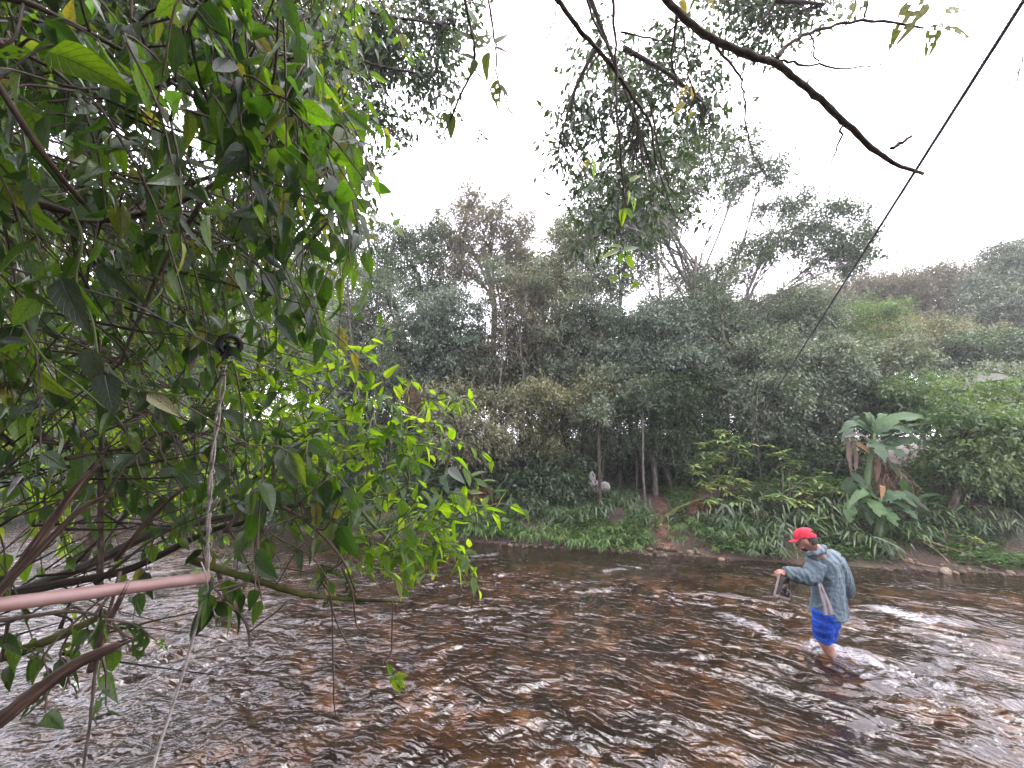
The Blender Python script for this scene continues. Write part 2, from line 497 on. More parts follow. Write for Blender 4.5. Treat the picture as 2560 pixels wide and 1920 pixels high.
H = amp * patch * (.05 * n_a + .012 * ridge(n_b, 1.5) + .018 * n_b + .008 * n_c + .004 * ridge(n_c))
foam_glint = np.zeros_like(X)
for a, b, wd, st in FOAM_GLINTS:
    pa, pb = on_z(*a), on_z(*b)
    dd, t = seg_d(X, Y, pa, pb)
    wd = wd * (1 + .5 * noise2(X * 7, Y * 7, 50))
    k = np.exp(-(dd / wd) ** 2) * st * .72
    foam_glint = np.maximum(foam_glint, k)
    H += .03 * k * (.3 + .7 * noise2(s1 / .3, r1 / .2, 48)) + .03 * k * noise2(s1 / .09, r1 / .09, 49)
crest = np.clip((n_a * .6 + ridge(n_b, 1.5) * .5 - .55) * 2.2, 0, 1) * np.clip(amp * patch, 0, 1)  # whitened crests stand in for sky highlights as well as bubbles
foam_glint = np.clip(np.maximum(foam_glint, crest * .6), 0, 1.3)
V = np.stack([X, Y, H], -1).reshape(-1, 3)
nx, ny = len(wx), len(wy)
i = (np.arange(ny - 1)[:, None] * nx + np.arange(nx - 1)[None]).reshape(-1)
m, nt, o = new_mat('river_water')
uv = nd(nt, 'ShaderNodeTexCoord')
at = nd(nt, 'ShaderNodeAttribute', attribute_name='rnd')
mp = nd(nt, 'ShaderNodeMapping', i_Vector=uv.outputs['UV'])
mp.inputs['Scale'].default_value = (1.0, 2.1, 1)
b1 = nd(nt, 'ShaderNodeTexNoise', i_Vector=mp.outputs[0], i_Scale=7.5, i_Detail=2.0, i_Roughness=.45, i_Distortion=.6)
b2 = nd(nt, 'ShaderNodeTexNoise', i_Vector=mp.outputs[0], i_Scale=30.0, i_Detail=3.0, i_Roughness=.6)
hb = nd(nt, 'ShaderNodeMath', operation='MULTIPLY_ADD', i_0=b2.outputs[0], i_1=.06, i_2=b1.outputs[0])
bump = nd(nt, 'ShaderNodeBump', i_Height=hb.outputs[0], i_Strength=1.0, i_Distance=.027)
fr = nd(nt, 'ShaderNodeFresnel', i_IOR=1.55)
nt.links.new(bump.outputs[0], fr.inputs['Normal'])
rf = nd(nt, 'ShaderNodeBsdfRefraction', i_Color=(.72, .6, .48, 1), i_Roughness=.02, i_IOR=1.2)
gl = nd(nt, 'ShaderNodeBsdfGlossy', i_Color=(1, 1, 1, 1), i_Roughness=.03)
nt.links.new(bump.outputs[0], rf.inputs['Normal']); nt.links.new(bump.outputs[0], gl.inputs['Normal'])
wm = nd(nt, 'ShaderNodeMixShader', i_0=fr.outputs[0], i_1=rf.outputs[0], i_2=gl.outputs[0])
fn = nd(nt, 'ShaderNodeTexNoise', i_Vector=mp.outputs[0], i_Scale=20.0, i_Detail=6.0, i_Roughness=.7, i_Distortion=1.0)
fa = nd(nt, 'ShaderNodeMath', operation='MULTIPLY_ADD', i_0=fn.outputs[0], i_1=3.4, i_2=-2.0)
fs = nd(nt, 'ShaderNodeMath', operation='ADD', i_0=at.outputs['Fac'], i_1=fa.outputs[0])
fm = nd(nt, 'ShaderNodeMapRange', i_0=fs.outputs[0], i_1=.25, i_2=1.15, i_3=0., i_4=.75)
fo = nd(nt, 'ShaderNodeBsdfPrincipled', i_Base_Color=(.75, .74, .78, 1), i_Roughness=.5)
nt.links.new(bump.outputs[0], fo.inputs['Normal'])
fx = nd(nt, 'ShaderNodeMixShader', i_0=fm.outputs[0], i_1=wm.outputs[0], i_2=fo.outputs[0])
nt.links.new(fx.outputs[0], o.inputs[0])
M['water'] = m
link('river_water', MB().add(V, np.stack([i, i + 1, i + nx + 1, i + nx], -1), foam_glint.reshape(-1), np.stack([s, r], -1).reshape(-1, 2)).mesh('river_water', m), kind='structure')

# ---- red earth path cut through the bank
pc = smooth_path([on_z(1672, 1384)[:2], on_z(1668, 1350, .25)[:2], at_y(1652, 1310, 10.9)[:2], at_y(1655, 1290, 11.8)[:2], at_y(1640, 1270, 13)[:2], at_y(1610, 1255, 15)[:2]], 8)
pw = np.interp(np.linspace(0, 1, len(pc)), [0, .2, .4, .6, 1], [.33, .26, .13, .17, .10])
T = nrm(np.gradient(pc, axis=0)); Nn = np.stack([T[:, 1], -T[:, 0]], -1)
Nn_path = Nn
cr = np.linspace(-1, 1, 15)
P2 = pc[:, None] + Nn[:, None] * (cr[None] * (pw[:, None] * (1 + .2 * noise2(np.arange(len(pc))[:, None] * .7, np.sign(cr)[None] * 9, 3))))[..., None]
Zp = bank_z(P2[..., 0], P2[..., 1]) + .03 - .04 * np.abs(cr)[None] ** 3 + .02 * noise2(P2[..., 0] * 6, P2[..., 1] * 6, 8)
V = np.concatenate([P2, Zp[..., None]], -1).reshape(-1, 3)
n, k = len(pc), len(cr)
i = (np.arange(n - 1)[:, None] * k + np.arange(k - 1)[None]).reshape(-1)
M['red_earth'] = solid_mat('red_earth', [(.3, (.03, .017, .012)), (.5, (.08, .042, .03)), (.62, (.125, .066, .048)), (.75, (.06, .045, .026))], 5, .9, .2, bump=.7, bscale=25, bdist=.03)
link('path', MB().add(V, np.stack([i, i + 1, i + k + 1, i + k], -1)).mesh('path', M['red_earth']), kind='structure')

# ================================================================ the forest on the far bank
def crown_leaves(blobs, size, lai, droop, tmpl, squash=.8, clusters=None, upness=.75, thresh=0.0):
    """leaves gathered on twigs, twigs gathered in clusters inside each ellipsoid"""
    out = []
    tips = []
    for c, rad in blobs:
        area = math.pi * rad[0] * rad[2]
        la = size * size * .42 * .6
        n = int(area * lai * 3.0 / la)
        K = clusters or int(np.clip(area * 7, 14, 90))
        dirs = nrm(rng.standard_normal((K, 3)))
        rr = rng.random(K) ** .5 * rng.choice([.8, 1.0, 1.28], K, p=[.5, .35, .15])
        cc = dirs * rr[:, None] * .9
        m = 13
        nt_ = max(n // m, 10)
        which = rng.integers(0, K, nt_)
        sg = rng.uniform(.12, .28, K)
        tw = cc[which] + rng.standard_normal((nt_, 3)) * sg[which][:, None] * np.array([1, 1, .62])
        tw = tw[np.linalg.norm(tw, axis=1) < 1.55]
        P0 = c + tw * rad
        D = nrm(nrm(tw) + rng.standard_normal(P0.shape) * .6 + np.array([0, 0, .1]))
        tt = rng.random((len(P0), m))
        P = P0[:, None] + D[:, None] * (tt * size * 4.5)[..., None] + rng.standard_normal((len(P0), m, 3)) * size * .45
        A = D[:, None] * .55 + rng.standard_normal(P.shape) * .75 + np.array([0, 0, -droop])
        tone = rng.random(K)[which[:len(P0)]] if len(which) >= len(P0) else rng.random(len(P0))
        tone = np.clip(tone[:, None] * .55 + rng.random((len(P0), m)) * .5 - .03, 0, 1)
        out.append((P.reshape(-1, 3), A.reshape(-1, 3), tone.reshape(-1)))
        tips.append((c, c + cc * rad))
    P = np.concatenate([a[0] for a in out]); A = np.concatenate([a[1] for a in out]); tone = np.concatenate([a[2] for a in out])
    Nn = rng.standard_normal(P.shape) * .6 + np.array([0, 0, upness])
    S = size * rng.uniform(.55, 1.45, len(P))
    V, Fs, k = instance(tmpl, FAR_F, P, A, Nn, S)
    return V, Fs, np.repeat(tone, k), tips

def px_blob(px, py, rx, ry, Y):
    c = at_y(px, py, Y)
    sc = Y / ray(px, py)[1] / F
    return c, np.array([rx * sc, (rx + ry) * .5 * sc, ry * sc])

NTREE = [0]
def tree(label, px, Y, blobs, leaf='grey_green', size=.085, lai=2.6, trunk=.09, bark='bark_grey', name='forest_tree', cat='tree', droop=.35, fork=.5, group=None, lean=0.0, narrow=False, twigs=5, dens_k=None, trunkpath=None, trunkname='trunk', upness=.75):
    """blobs: crown masses (photograph px, py, rx, ry, distance offset)"""
    ground_x = at_y(px, 1230, Y)[0]
    gz = float(bank_z(ground_x, Y))
    base = np.array([ground_x, Y, gz])
    root = thing(name, label, cat, base, group)
    B = [px_blob(b[0], b[1], b[2], b[3], Y + (b[4] if len(b) > 4 else 0)) for b in blobs]
    V, Fs, tone, tips = crown_leaves(B, size, lai, droop, NARROW_T if narrow else FAR_T, clusters=dens_k, upness=upness)
    link('crown', MB().add(V, Fs, tone).mesh('crown', M[leaf], base), root)
    # trunk with limbs to every mass
    tb = MB()
    cen = np.mean([b[0] for b in B], axis=0)
    low = min(B, key=lambda b: b[0][2])[0]
    if trunkpath:
        tp = np.array([at_y(a, b_, Y) for a, b_ in trunkpath])
        tp[0] = base - [0, 0, .15]
        top = tp[-1]
        P = smooth_path(tp, 6)
    else:
        hgt = low[2] * fork + cen[2] * (1 - fork) - gz
        top = base + np.array([(cen[0] - base[0]) * .7 + lean, (cen[1] - base[1]) * .7, max(hgt, .2)])
        mid = (base + top) / 2 + rng.standard_normal(3) * [.12, .12, 0] * min(1, hgt)
        P = smooth_path([base - [0, 0, .15], base + [0, 0, .05 * hgt], mid, top], 7)
    add_tube(tb, P, [trunk * 1.35, trunk * 1.05, trunk * .9, trunk * .7], 8, rough=.05)
    for (c, tp_), (bc, brad) in zip(tips, B):
        st = P[rng.integers(int(len(P) * .55), len(P))]
        md = (st + c) / 2 + rng.standard_normal(3) * .12 * np.linalg.norm(c - st) * [1, 1, .4]
        L = smooth_path([st, md, c], 6)
        add_tube(tb, L, [trunk * .55, trunk * .4, trunk * .22], 5)
        for q in tp_[:int(np.clip(twigs * 1.6 * max(1, brad[0]), 4, 24))]:
            s0 = L[rng.integers(len(L) // 3, len(L))]
            mm = (s0 + q) / 2 + rng.standard_normal(3) * .1
            add_tube(tb, smooth_path([s0, mm, q], 3), [trunk * .24, trunk * .13, trunk * .06], 4, cap=False)
    link(trunkname, tb.mesh('trunk', M[bark], base), root)
    return root

# far background, beyond the first rows
tree('distant hazy tree behind the reddish tops right of the cable', 2150, 25, [(2130, 730, 100, 60), (2060, 790, 90, 70), (2210, 760, 90, 70)], 'brownish', .12, 2.2, .12)
tree('distant tree with thin reddish brown top near the right edge', 2330, 24, [(2290, 715, 90, 55), (2380, 700, 90, 45), (2330, 790, 120, 70)], 'brownish', .12, 2.0, .13)
tree('tall grey green tree at the right edge with the highest top there', 2520, 21, [(2530, 660, 70, 60), (2490, 760, 90, 80), (2570, 800, 90, 110), (2580, 690, 50, 70)], 'grey_green', .11, 2.6, .16, 'bark_dark')
tree('broad green tree under the distant reddish tops on the right', 2230, 19, [(2150, 870, 110, 70), (2250, 850, 120, 60), (2350, 870, 110, 70)], 'olive', .1, 2.4, .12)
tree('dark green tree below the tall tree at the right edge', 2470, 17, [(2400, 900, 100, 60), (2490, 890, 100, 70), (2570, 900, 90, 60)], 'dark_green', .1, 2.6, .12)
tree('thin distant tree far left seen low between the shrub stems', 120, 24, [(60, 880, 190, 130), (250, 960, 170, 120), (-60, 1000, 180, 130)], 'olive', .13, 2.2, .15)
tree('distant green tree behind the pulley', 470, 22, [(420, 820, 160, 120), (560, 900, 150, 130), (350, 980, 170, 110)], 'fresh', .12, 2.2, .14)
tree('hazy green tree behind the leaning leaf spray left of the forest', 760, 20, [(780, 720, 110, 90), (720, 850, 120, 100), (840, 850, 90, 90)], 'grey_green', .1, 2.4, .12)
tree('low bushy tree far left by the water', 300, 15.5, [(150, 1150, 200, 120), (400, 1140, 190, 110), (-50, 1130, 150, 120)], 'dark_green', .1, 2.8, .1)
tree('low bushy tree on the bank behind the bright green shrub', 720, 14, [(640, 1130, 150, 110), (800, 1120, 130, 110), (720, 1230, 160, 80)], 'dark_green', .09, 2.8, .08)

# the skyline trees
tree('rounded dark green crown left of the tallest tree', 1040, 16.5, [(985, 610, 75, 50), (1060, 600, 60, 60), (940, 680, 70, 55), (1030, 690, 90, 60)], 'dark_green', .1, 1.66, .1, 'bark_dark', fork=.9, trunkpath=[(1045, 1230), (1050, 1000), (1052, 730), (1030, 660)])
tree('tallest tree with a pointed thin brownish crown', 1232, 17, [(1172, 500, 50, 48), (1140, 560, 55, 60), (1210, 590, 75, 60), (1290, 590, 65, 60), (1170, 660, 70, 60), (1280, 690, 80, 55), (1120, 620, 40, 50), (1250, 520, 35, 35)], 'brownish', .095, 1.22, .13, 'bark_grey', fork=.7, trunkpath=[(1228, 1230), (1232, 900), (1235, 760), (1205, 620)], twigs=8)
tree('slender brown trunked tree beside the tallest tree', 1120, 18, [(1090, 760, 60, 60), (1110, 700, 50, 60)], 'brownish', .09, 0.94, .08, 'bark_grey', twigs=9)
tree('olive crown between the tallest tree and the wide canopy', 1420, 16, [(1420, 590, 70, 55), (1380, 660, 80, 60), (1460, 680, 80, 80), (1400, 740, 90, 60)], 'olive', .09, 1.44, .1, 'bark_grey', trunkpath=[(1400, 1230), (1405, 950), (1440, 760), (1475, 690)])
tree('tree with fanning pale limbs under the wide flat canopy', 1735, 13.5, [(1590, 400, 60, 40), (1690, 360, 60, 40), (1770, 395, 60, 40), (1860, 370, 55, 40), (1500, 470, 60, 50), (1600, 480, 70, 50), (1700, 450, 70, 50), (1800, 480, 60, 40), (1900, 440, 50, 60), (1540, 540, 60, 40), (1660, 540, 60, 35), (1460, 540, 40, 40)], 'dark_green', .115, 1.37, .075, 'bark_grey', fork=.6, trunkpath=[(1738, 1230), (1736, 950), (1734, 760), (1740, 640)], twigs=9, name='canopy_tree')
tree('tree with flat layered crown reaching right to the cable', 1890, 14.5, [(1970, 510, 75, 40), (2060, 555, 90, 40), (2130, 590, 70, 40), (1950, 590, 90, 45), (2060, 640, 90, 35), (1880, 650, 70, 45), (2140, 650, 60, 40)], 'dark_green', .1, 1.44, .07, 'bark_grey', fork=.4, trunkpath=[(1850, 1230), (1860, 1000), (1850, 800), (1890, 680)], twigs=12, name='canopy_tree')
tree('dense dark clump hanging below the wide flat canopy', 1600, 14.5, [(1560, 570, 90, 60), (1480, 560, 60, 50), (1640, 560, 60, 40), (1570, 660, 100, 60)], 'grey_green', .095, 1.58, .09, 'bark_dark', trunkpath=[(1565, 1230), (1556, 900), (1548, 800), (1560, 660)])
tree('thin tree with pale limbs left of the fanning limbs', 1660, 16, [(1650, 760, 70, 60), (1780, 740, 80, 60), (1850, 790, 60, 50), (1720, 690, 60, 40)], 'grey_green', .09, 1.08, .08, 'bark_grey', twigs=10, trunkpath=[(1750, 1230), (1740, 800), (1690, 660), (1650, 580)])

# middle mass
tree('grey green tree with a crooked dark trunk left of centre', 1015, 15, [(930, 780, 90, 70), (890, 860, 90, 80), (960, 900, 80, 60)], 'grey_green', .09, 1.66, .12, 'bark_dark', trunkpath=[(1030, 1230), (1025, 980), (1010, 850), (985, 760)])
tree('bluish green drooping crown in the middle of the forest', 1140, 14.2, [(1080, 800, 80, 75), (1160, 790, 70, 70), (1130, 880, 95, 70), (1060, 890, 60, 60)], 'blue_green', .095, 1.80, .09, 'bark_dark', droop=.7)
tree('olive brown tree right of the bluish green crown', 1310, 14.5, [(1290, 800, 75, 80), (1350, 860, 90, 70), (1260, 900, 90, 70), (1330, 740, 55, 45)], 'brownish', .09, 1.58, .08, 'bark_dark')
tree('grey green tree below the olive crown with dark twisted stems', 1450, 14, [(1430, 830, 90, 70), (1480, 900, 90, 80), (1390, 940, 90, 70), (1500, 770, 70, 60)], 'grey_green', .09, 1.66, .09, 'bark_dark')
tree('silvery green tree in front of the pale limbs', 1640, 13, [(1580, 830, 90, 75), (1680, 810, 85, 65), (1630, 900, 110, 70), (1720, 880, 80, 70)], 'blue_green', .09, 1.80, .08)
tree('silvery green tree right of centre under the cable', 1830, 13.5, [(1790, 810, 80, 75), (1860, 850, 85, 70), (1810, 920, 90, 70), (1760, 740, 60, 50)], 'grey_green', .09, 1.73, .08)
tree('green tree behind the cable foot', 1990, 15, [(1950, 790, 90, 65), (2030, 800, 80, 65), (1980, 870, 110, 60)], 'grey_green', .095, 1.73, .09)
tree('yellowish green tree right of the cable', 2110, 16, [(2090, 820, 70, 55), (2160, 800, 80, 50), (2120, 880, 100, 55)], 'fresh', .095, 1.44, .09)

# more of the middle mass, low behind the front row
tree('grey green tree filling the gap behind the leaning pale tree', 1180, 14.8, [(1130, 980, 100, 70), (1230, 960, 90, 70), (1060, 960, 90, 70), (1180, 900, 90, 60)], 'grey_green', .09, 2.5, .08, 'bark_dark')
tree('brownish green tree filling the gap left of the fanning limbs', 1420, 15.2, [(1380, 900, 110, 70), (1320, 960, 100, 60), (1460, 960, 100, 60), (1540, 860, 80, 70)], 'brownish', .09, 2.4, .08, 'bark_dark')
tree('silvery green tree low behind the dark fine leaved tree', 1700, 14.6, [(1620, 920, 110, 70), (1720, 930, 110, 70), (1800, 960, 100, 70), (1850, 1000, 90, 60)], 'blue_green', .09, 2.5, .08, 'bark_dark')
tree('green tree low behind the silvery leaved riverside tree', 2050, 14.2, [(1960, 900, 100, 60), (2060, 900, 100, 60), (2130, 920, 90, 60), (1900, 930, 90, 60)], 'grey_green', .09, 2.5, .08, 'bark_dark')
tree('hazy green tree filling the left gap behind the bright shrub', 850, 16.5, [(800, 960, 120, 70), (900, 980, 110, 80), (860, 900, 100, 60)], 'grey_green', .1, 2.4, .09, 'bark_dark')
tree('thin brownish tree between the tallest tree and the olive crown', 1330, 17, [(1330, 720, 70, 60), (1380, 800, 80, 60), (1300, 640, 45, 45)], 'brownish', .09, 1.7, .08, 'bark_dark')
tree('hazy pale tree behind the fanning limbs', 1820, 19, [(1700, 820, 100, 60), (1820, 800, 100, 60), (1920, 780, 80, 50), (2010, 760, 80, 50)], 'grey_green', .11, 2.2, .1)

# tall trees on the near bank, behind and over the viewpoint: added to shade the foreground growth
for lab, x, y, hh, rr in [('tall shading tree on the near bank behind the left growth', -4.2, .2, 6.5, 2.6), ('tall shading tree on the near bank behind the viewpoint', -.8, -3.2, 7.0, 3.0), ('tall shading tree on the near bank farther left', -8.5, 1.0, 6.5, 3.0), ('tall shading tree at the back of the near bank on the right', 4.5, -4.5, 7.0, 3.0), ('low shading thicket on the near bank left of the viewpoint', -3.6, -1.6, 2.6, 2.0), ('dense shading thicket close behind the viewpoint', -1.0, -2.6, 3.4, 2.4), ('dense shading thicket behind the viewpoint on the right', 2.6, -3.0, 3.2, 2.4), ('spreading shading tree over the left growth', -2.6, .6, 5.2, 2.2)]:
    base = np.array([x, y, float(near_z(x, y))])
    root = thing('shading_tree', lab, 'tree', base)
    B = [(base + np.array([rng.uniform(-1, 1) * rr * .5, rng.uniform(-1, 1) * rr * .5, hh + rng.uniform(-1, 1) * .6]), np.array([rr, rr, rr * .55]) * rng.uniform(.7, 1)) for _ in range(3)]
    V, Fs, tone, tips = crown_leaves(B, .2, 1.5, .4, FAR_T)
    Lc = V.reshape(-1, 4, 3)
    q_ = Lc.mean(1) - CAMP
    dd_ = q_[:, 1] * CT + q_[:, 2] * ST
    clear = ~((np.abs(q_[:, 0]) < 1.5 * dd_) & (dd_ < 2.6)) & (np.linalg.norm(q_, axis=1) > .9)     # the view is kept open
    V, tone = Lc[clear].reshape(-1, 3), tone.reshape(-1, 4)[clear].reshape(-1)
    Fs = [np.arange(len(V)).reshape(-1, 4)[:, [0, 3, 2, 1]]]
    link('crown', MB().add(V, Fs, tone).mesh('crown', M['dark_green'], base), root)
    tb = MB(); add_tube(tb, smooth_path([base - [0, 0, .2], base + [.1, 0, hh * .5], base + [0, .1, hh]], 5), [.16, .13, .08], 8, rough=.05)
    for c, _ in B:
        add_tube(tb, smooth_path([base + [.05, 0, hh * .55], (base + c) / 2 + [0, 0, hh * .3], c], 4), [.08, .05, .02], 5)
    link('trunk', tb.mesh('trunk', M['bark_dark'], base), root)

# front row
tree('leaning pale leaved tree over the water left of centre', 1230, 12.4, [(1150, 1010, 70, 60), (1230, 1060, 80, 55), (1200, 1120, 90, 50), (1290, 1010, 70, 50), (1110, 1080, 50, 50)], 'pale', .1, 2.0, .06, 'bark_dark', droop=.9, name='riverside_tree', narrow=False)
tree('olive tree with weeping twigs right of the pale leaved tree', 1380, 12.6, [(1340, 1000, 70, 55), (1410, 1030, 70, 60), (1370, 1090, 80, 50), (1460, 990, 60, 45)], 'olive', .085, 2.0, .06, 'bark_dark', droop=.8, name='riverside_tree')
tree('grey green tree above the pale lump', 1500, 13, [(1490, 1010, 80, 60), (1560, 980, 80, 55), (1530, 1070, 90, 45)], 'grey_green', .085, 2.3, .07, 'bark_dark', name='riverside_tree')
tree('dark fine leaved tree above the path', 1680, 12.8, [(1640, 1000, 90, 60), (1720, 970, 90, 60), (1690, 1070, 100, 60), (1760, 1050, 60, 60)], 'dark_green', .075, 2.7, .07, 'bark_dark', name='riverside_tree')
tree('silvery leaved tree left of the large banana like leaves', 1960, 12.0, [(1900, 1000, 90, 60), (1980, 1010, 90, 60), (2050, 1040, 70, 60), (1930, 1070, 100, 50), (2010, 930, 80, 50)], 'grey_green', .095, 2.6, .08, 'bark_dark', name='riverside_tree')
tree('grey green shrub tree above the large banana like leaves', 2150, 12, [(2120, 950, 90, 50), (2200, 970, 90, 50), (2080, 900, 70, 45), (2230, 920, 80, 45), (2150, 1020, 70, 40), (2240, 1030, 70, 40), (2190, 1070, 60, 35)], 'grey_green', .09, 2.6, .07, 'bark_dark', name='riverside_tree')
# vine covered mass at the right
tree('bright vine covered bush bulging over the dark hollow', 2360, 9.2, [(2330, 1030, 90, 60, 1.7), (2420, 1080, 90, 70), (2370, 1130, 70, 40, 1.2), (2450, 1010, 80, 60, .6), (2280, 990, 80, 50, 1.9), (2460, 1150, 80, 50), (2500, 1080, 70, 70), (2430, 1165, 60, 35)], 'fresh', .1, 2.7, .07, 'bark_dark', name='vine_bush', cat='bush', droop=.6)
tree('vine covered bush at the right edge reaching down to the bank', 2510, 9.6, [(2520, 1090, 70, 80), (2570, 1180, 70, 90), (2500, 1180, 60, 60), (2560, 1010, 60, 60)], 'fresh', .09, 2.6, .06, 'bark_dark', name='vine_bush', cat='bush', droop=.6)
tree('green bush below the grey dead leaf at the right edge', 2470, 12.5, [(2440, 960, 80, 50), (2530, 960, 70, 50), (2380, 980, 60, 40)], 'grey_green', .09, 2.5, .06, 'bark_dark', name='vine_bush', cat='bush')
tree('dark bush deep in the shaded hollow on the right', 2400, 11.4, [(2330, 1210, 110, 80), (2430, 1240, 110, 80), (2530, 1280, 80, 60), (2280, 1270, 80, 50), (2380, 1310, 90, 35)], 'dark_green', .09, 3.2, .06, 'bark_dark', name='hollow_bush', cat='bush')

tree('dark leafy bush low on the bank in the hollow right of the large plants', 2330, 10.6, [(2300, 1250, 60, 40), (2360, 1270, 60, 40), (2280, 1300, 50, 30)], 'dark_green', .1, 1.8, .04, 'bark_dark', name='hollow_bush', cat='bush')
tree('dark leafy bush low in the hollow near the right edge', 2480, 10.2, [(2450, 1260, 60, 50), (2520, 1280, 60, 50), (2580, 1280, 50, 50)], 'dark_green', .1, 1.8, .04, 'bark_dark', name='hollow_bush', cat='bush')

for lab, path, Y, tr, bl in [
    ('slender pale trunk rising left of the bluish crown', [(905, 1200), (900, 1000), (880, 860), (868, 700)], 14.0, .05, [(860, 690, 60, 40)]),
    ('slender dark forked trunk under the rounded dark green crown', [(975, 1200), (985, 980), (1000, 860), (960, 720)], 13.8, .06, [(950, 720, 60, 40)]),
    ('slender trunk with bare limbs right of the bluish crown', [(1262, 1200), (1250, 980), (1262, 820), (1240, 700)], 13.6, .045, [(1240, 700, 50, 40)]),
    ('thin twin trunk beside the slender trunk with bare limbs', [(1300, 1200), (1310, 980), (1300, 820), (1330, 690)], 13.7, .04, [(1335, 690, 50, 40)]),
    ('slender grey trunk leaning right in the middle of the forest', [(1380, 1200), (1400, 1000), (1440, 850), (1470, 690)], 13.5, .05, [(1480, 680, 50, 40)]),
    ('pale straight trunk left of the fanning limbs', [(1672, 1200), (1665, 960), (1655, 800), (1640, 620)], 13.2, .055, [(1640, 600, 60, 40)]),
    ('pale trunk showing between silvery leaves right of centre', [(1815, 1200), (1800, 980), (1808, 840), (1790, 700)], 13.0, .05, [(1790, 690, 60, 40)]),
    ('thin dark leaning stem below the cable', [(1905, 1120), (1890, 1010), (1930, 900), (1990, 860)], 10.9, .012, [(1995, 850, 40, 25)])]:
    tree(lab, path[0][0], Y, bl, 'grey_green', .085, 1.0, tr, 'bark_dark' if 'dark' in lab else 'bark_grey', name='slender_tree', trunkpath=path, twigs=6)

# understorey bushes in the shade
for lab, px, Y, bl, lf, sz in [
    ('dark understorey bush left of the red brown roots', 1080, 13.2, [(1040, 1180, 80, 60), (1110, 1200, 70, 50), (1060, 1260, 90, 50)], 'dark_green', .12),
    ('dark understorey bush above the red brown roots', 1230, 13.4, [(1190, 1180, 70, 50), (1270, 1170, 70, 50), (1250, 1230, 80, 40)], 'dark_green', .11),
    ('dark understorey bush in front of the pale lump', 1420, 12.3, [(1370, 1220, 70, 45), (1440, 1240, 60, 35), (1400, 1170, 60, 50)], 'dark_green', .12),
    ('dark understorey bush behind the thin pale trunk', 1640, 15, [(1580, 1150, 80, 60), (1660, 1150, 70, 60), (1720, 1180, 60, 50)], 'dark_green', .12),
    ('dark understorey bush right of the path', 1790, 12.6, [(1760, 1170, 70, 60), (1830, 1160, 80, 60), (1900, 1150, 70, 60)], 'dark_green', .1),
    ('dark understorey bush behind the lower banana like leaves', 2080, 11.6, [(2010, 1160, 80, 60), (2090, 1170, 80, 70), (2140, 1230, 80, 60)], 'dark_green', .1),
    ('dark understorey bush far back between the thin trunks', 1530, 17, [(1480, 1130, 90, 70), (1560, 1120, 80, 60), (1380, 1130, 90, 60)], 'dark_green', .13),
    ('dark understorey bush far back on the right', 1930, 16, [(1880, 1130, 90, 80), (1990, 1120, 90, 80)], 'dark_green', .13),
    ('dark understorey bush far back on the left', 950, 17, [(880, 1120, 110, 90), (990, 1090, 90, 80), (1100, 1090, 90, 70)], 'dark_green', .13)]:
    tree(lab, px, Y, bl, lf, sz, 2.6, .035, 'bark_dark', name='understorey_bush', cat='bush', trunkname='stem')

# thin trunks standing in the shade, most with a small tuft of leaves above
for lab, path, Y, tr, bl, bark in [
    ('thin pale trunk at the top of the path', [(1612, 1272), (1608, 1180), (1607, 1080), (1600, 1010)], 12.0, .034, [(1600, 985, 40, 30)], 'bark_grey'),
    ('second pale trunk close behind the one at the path top', [(1590, 1230), (1592, 1120), (1590, 1000)], 13.2, .045, [(1590, 960, 40, 30)], 'bark_dark'),
    ('thin dark trunk crossing in front of the pale lump', [(1499, 1235), (1498, 1150), (1494, 1050)], 11.5, .045, [(1490, 1030, 40, 30)], 'bark_dark'),
    ('dark trunk in the gap above the pale lump', [(1550, 1215), (1548, 1120), (1552, 1020)], 14, .08, [(1552, 990, 50, 40)], 'bark_dark'),
    ('thin grey trunk in the shade right of the path', [(1700, 1220), (1697, 1130), (1690, 1040)], 13.5, .04, [(1690, 1020, 40, 30)], 'bark_grey'),
    ('leaning grey trunk left of the red brown roots', [(900, 1270), (930, 1100), (960, 950)], 13, .06, [(965, 930, 50, 40)], 'bark_dark'),
    ('stout dark trunk wrapped in dead brown fronds', [(1085, 1260), (1045, 1080), (1010, 960), (1005, 880)], 13.6, .12, [(1000, 850, 60, 40)], 'bark_dark'),
    ('straight dark trunk beside the frond wrapped trunk', [(1110, 1250), (1105, 1080), (1065, 930), (1055, 860)], 14.2, .09, [(1050, 840, 60, 40)], 'bark_dark')]:
    ground = path[0]
    tree(lab, ground[0], Y, bl, 'grey_green', .085, 1.8, tr, bark, name='thin_trunk_tree', trunkpath=path, twigs=2)

# ---- thin river mist
m, nt, o = new_mat('haze_air')
vol = nd(nt, 'ShaderNodeVolumePrincipled')
vol.inputs['Color'].default_value = (.95, .96, 1.0, 1)
vol.inputs['Density'].default_value = .0018
vol.inputs['Anisotropy'].default_value = .2
nt.links.new(vol.outputs[0], o.inputs['Volume'])
hz = np.array([[x, y, z] for x in (-155, 155) for y in (-155, 175) for z in (-4.0, 22.0)], float)
hm = MB().add(hz, np.array([[0, 1, 3, 2], [4, 6, 7, 5], [0, 4, 5, 1], [2, 3, 7, 6], [0, 2, 6, 4], [1, 5, 7, 3]])).mesh('haze', m, smooth=False)
link('haze', hm, kind='stuff')
# ================================================================ plants, stones and sticks along the far bank
def ground_pt(px, py):
    """where the sight line of a photograph pixel meets the far bank"""
    r = ray(px, py)
    t = np.linspace(5, 30, 1500)
    P = CAMP + r[None] * t[:, None]
    hit = np.nonzero(P[:, 2] <= np.maximum(bank_z(P[:, 0], P[:, 1]), -.0))[0]
    return P[hit[0]] if len(hit) else P[-1]

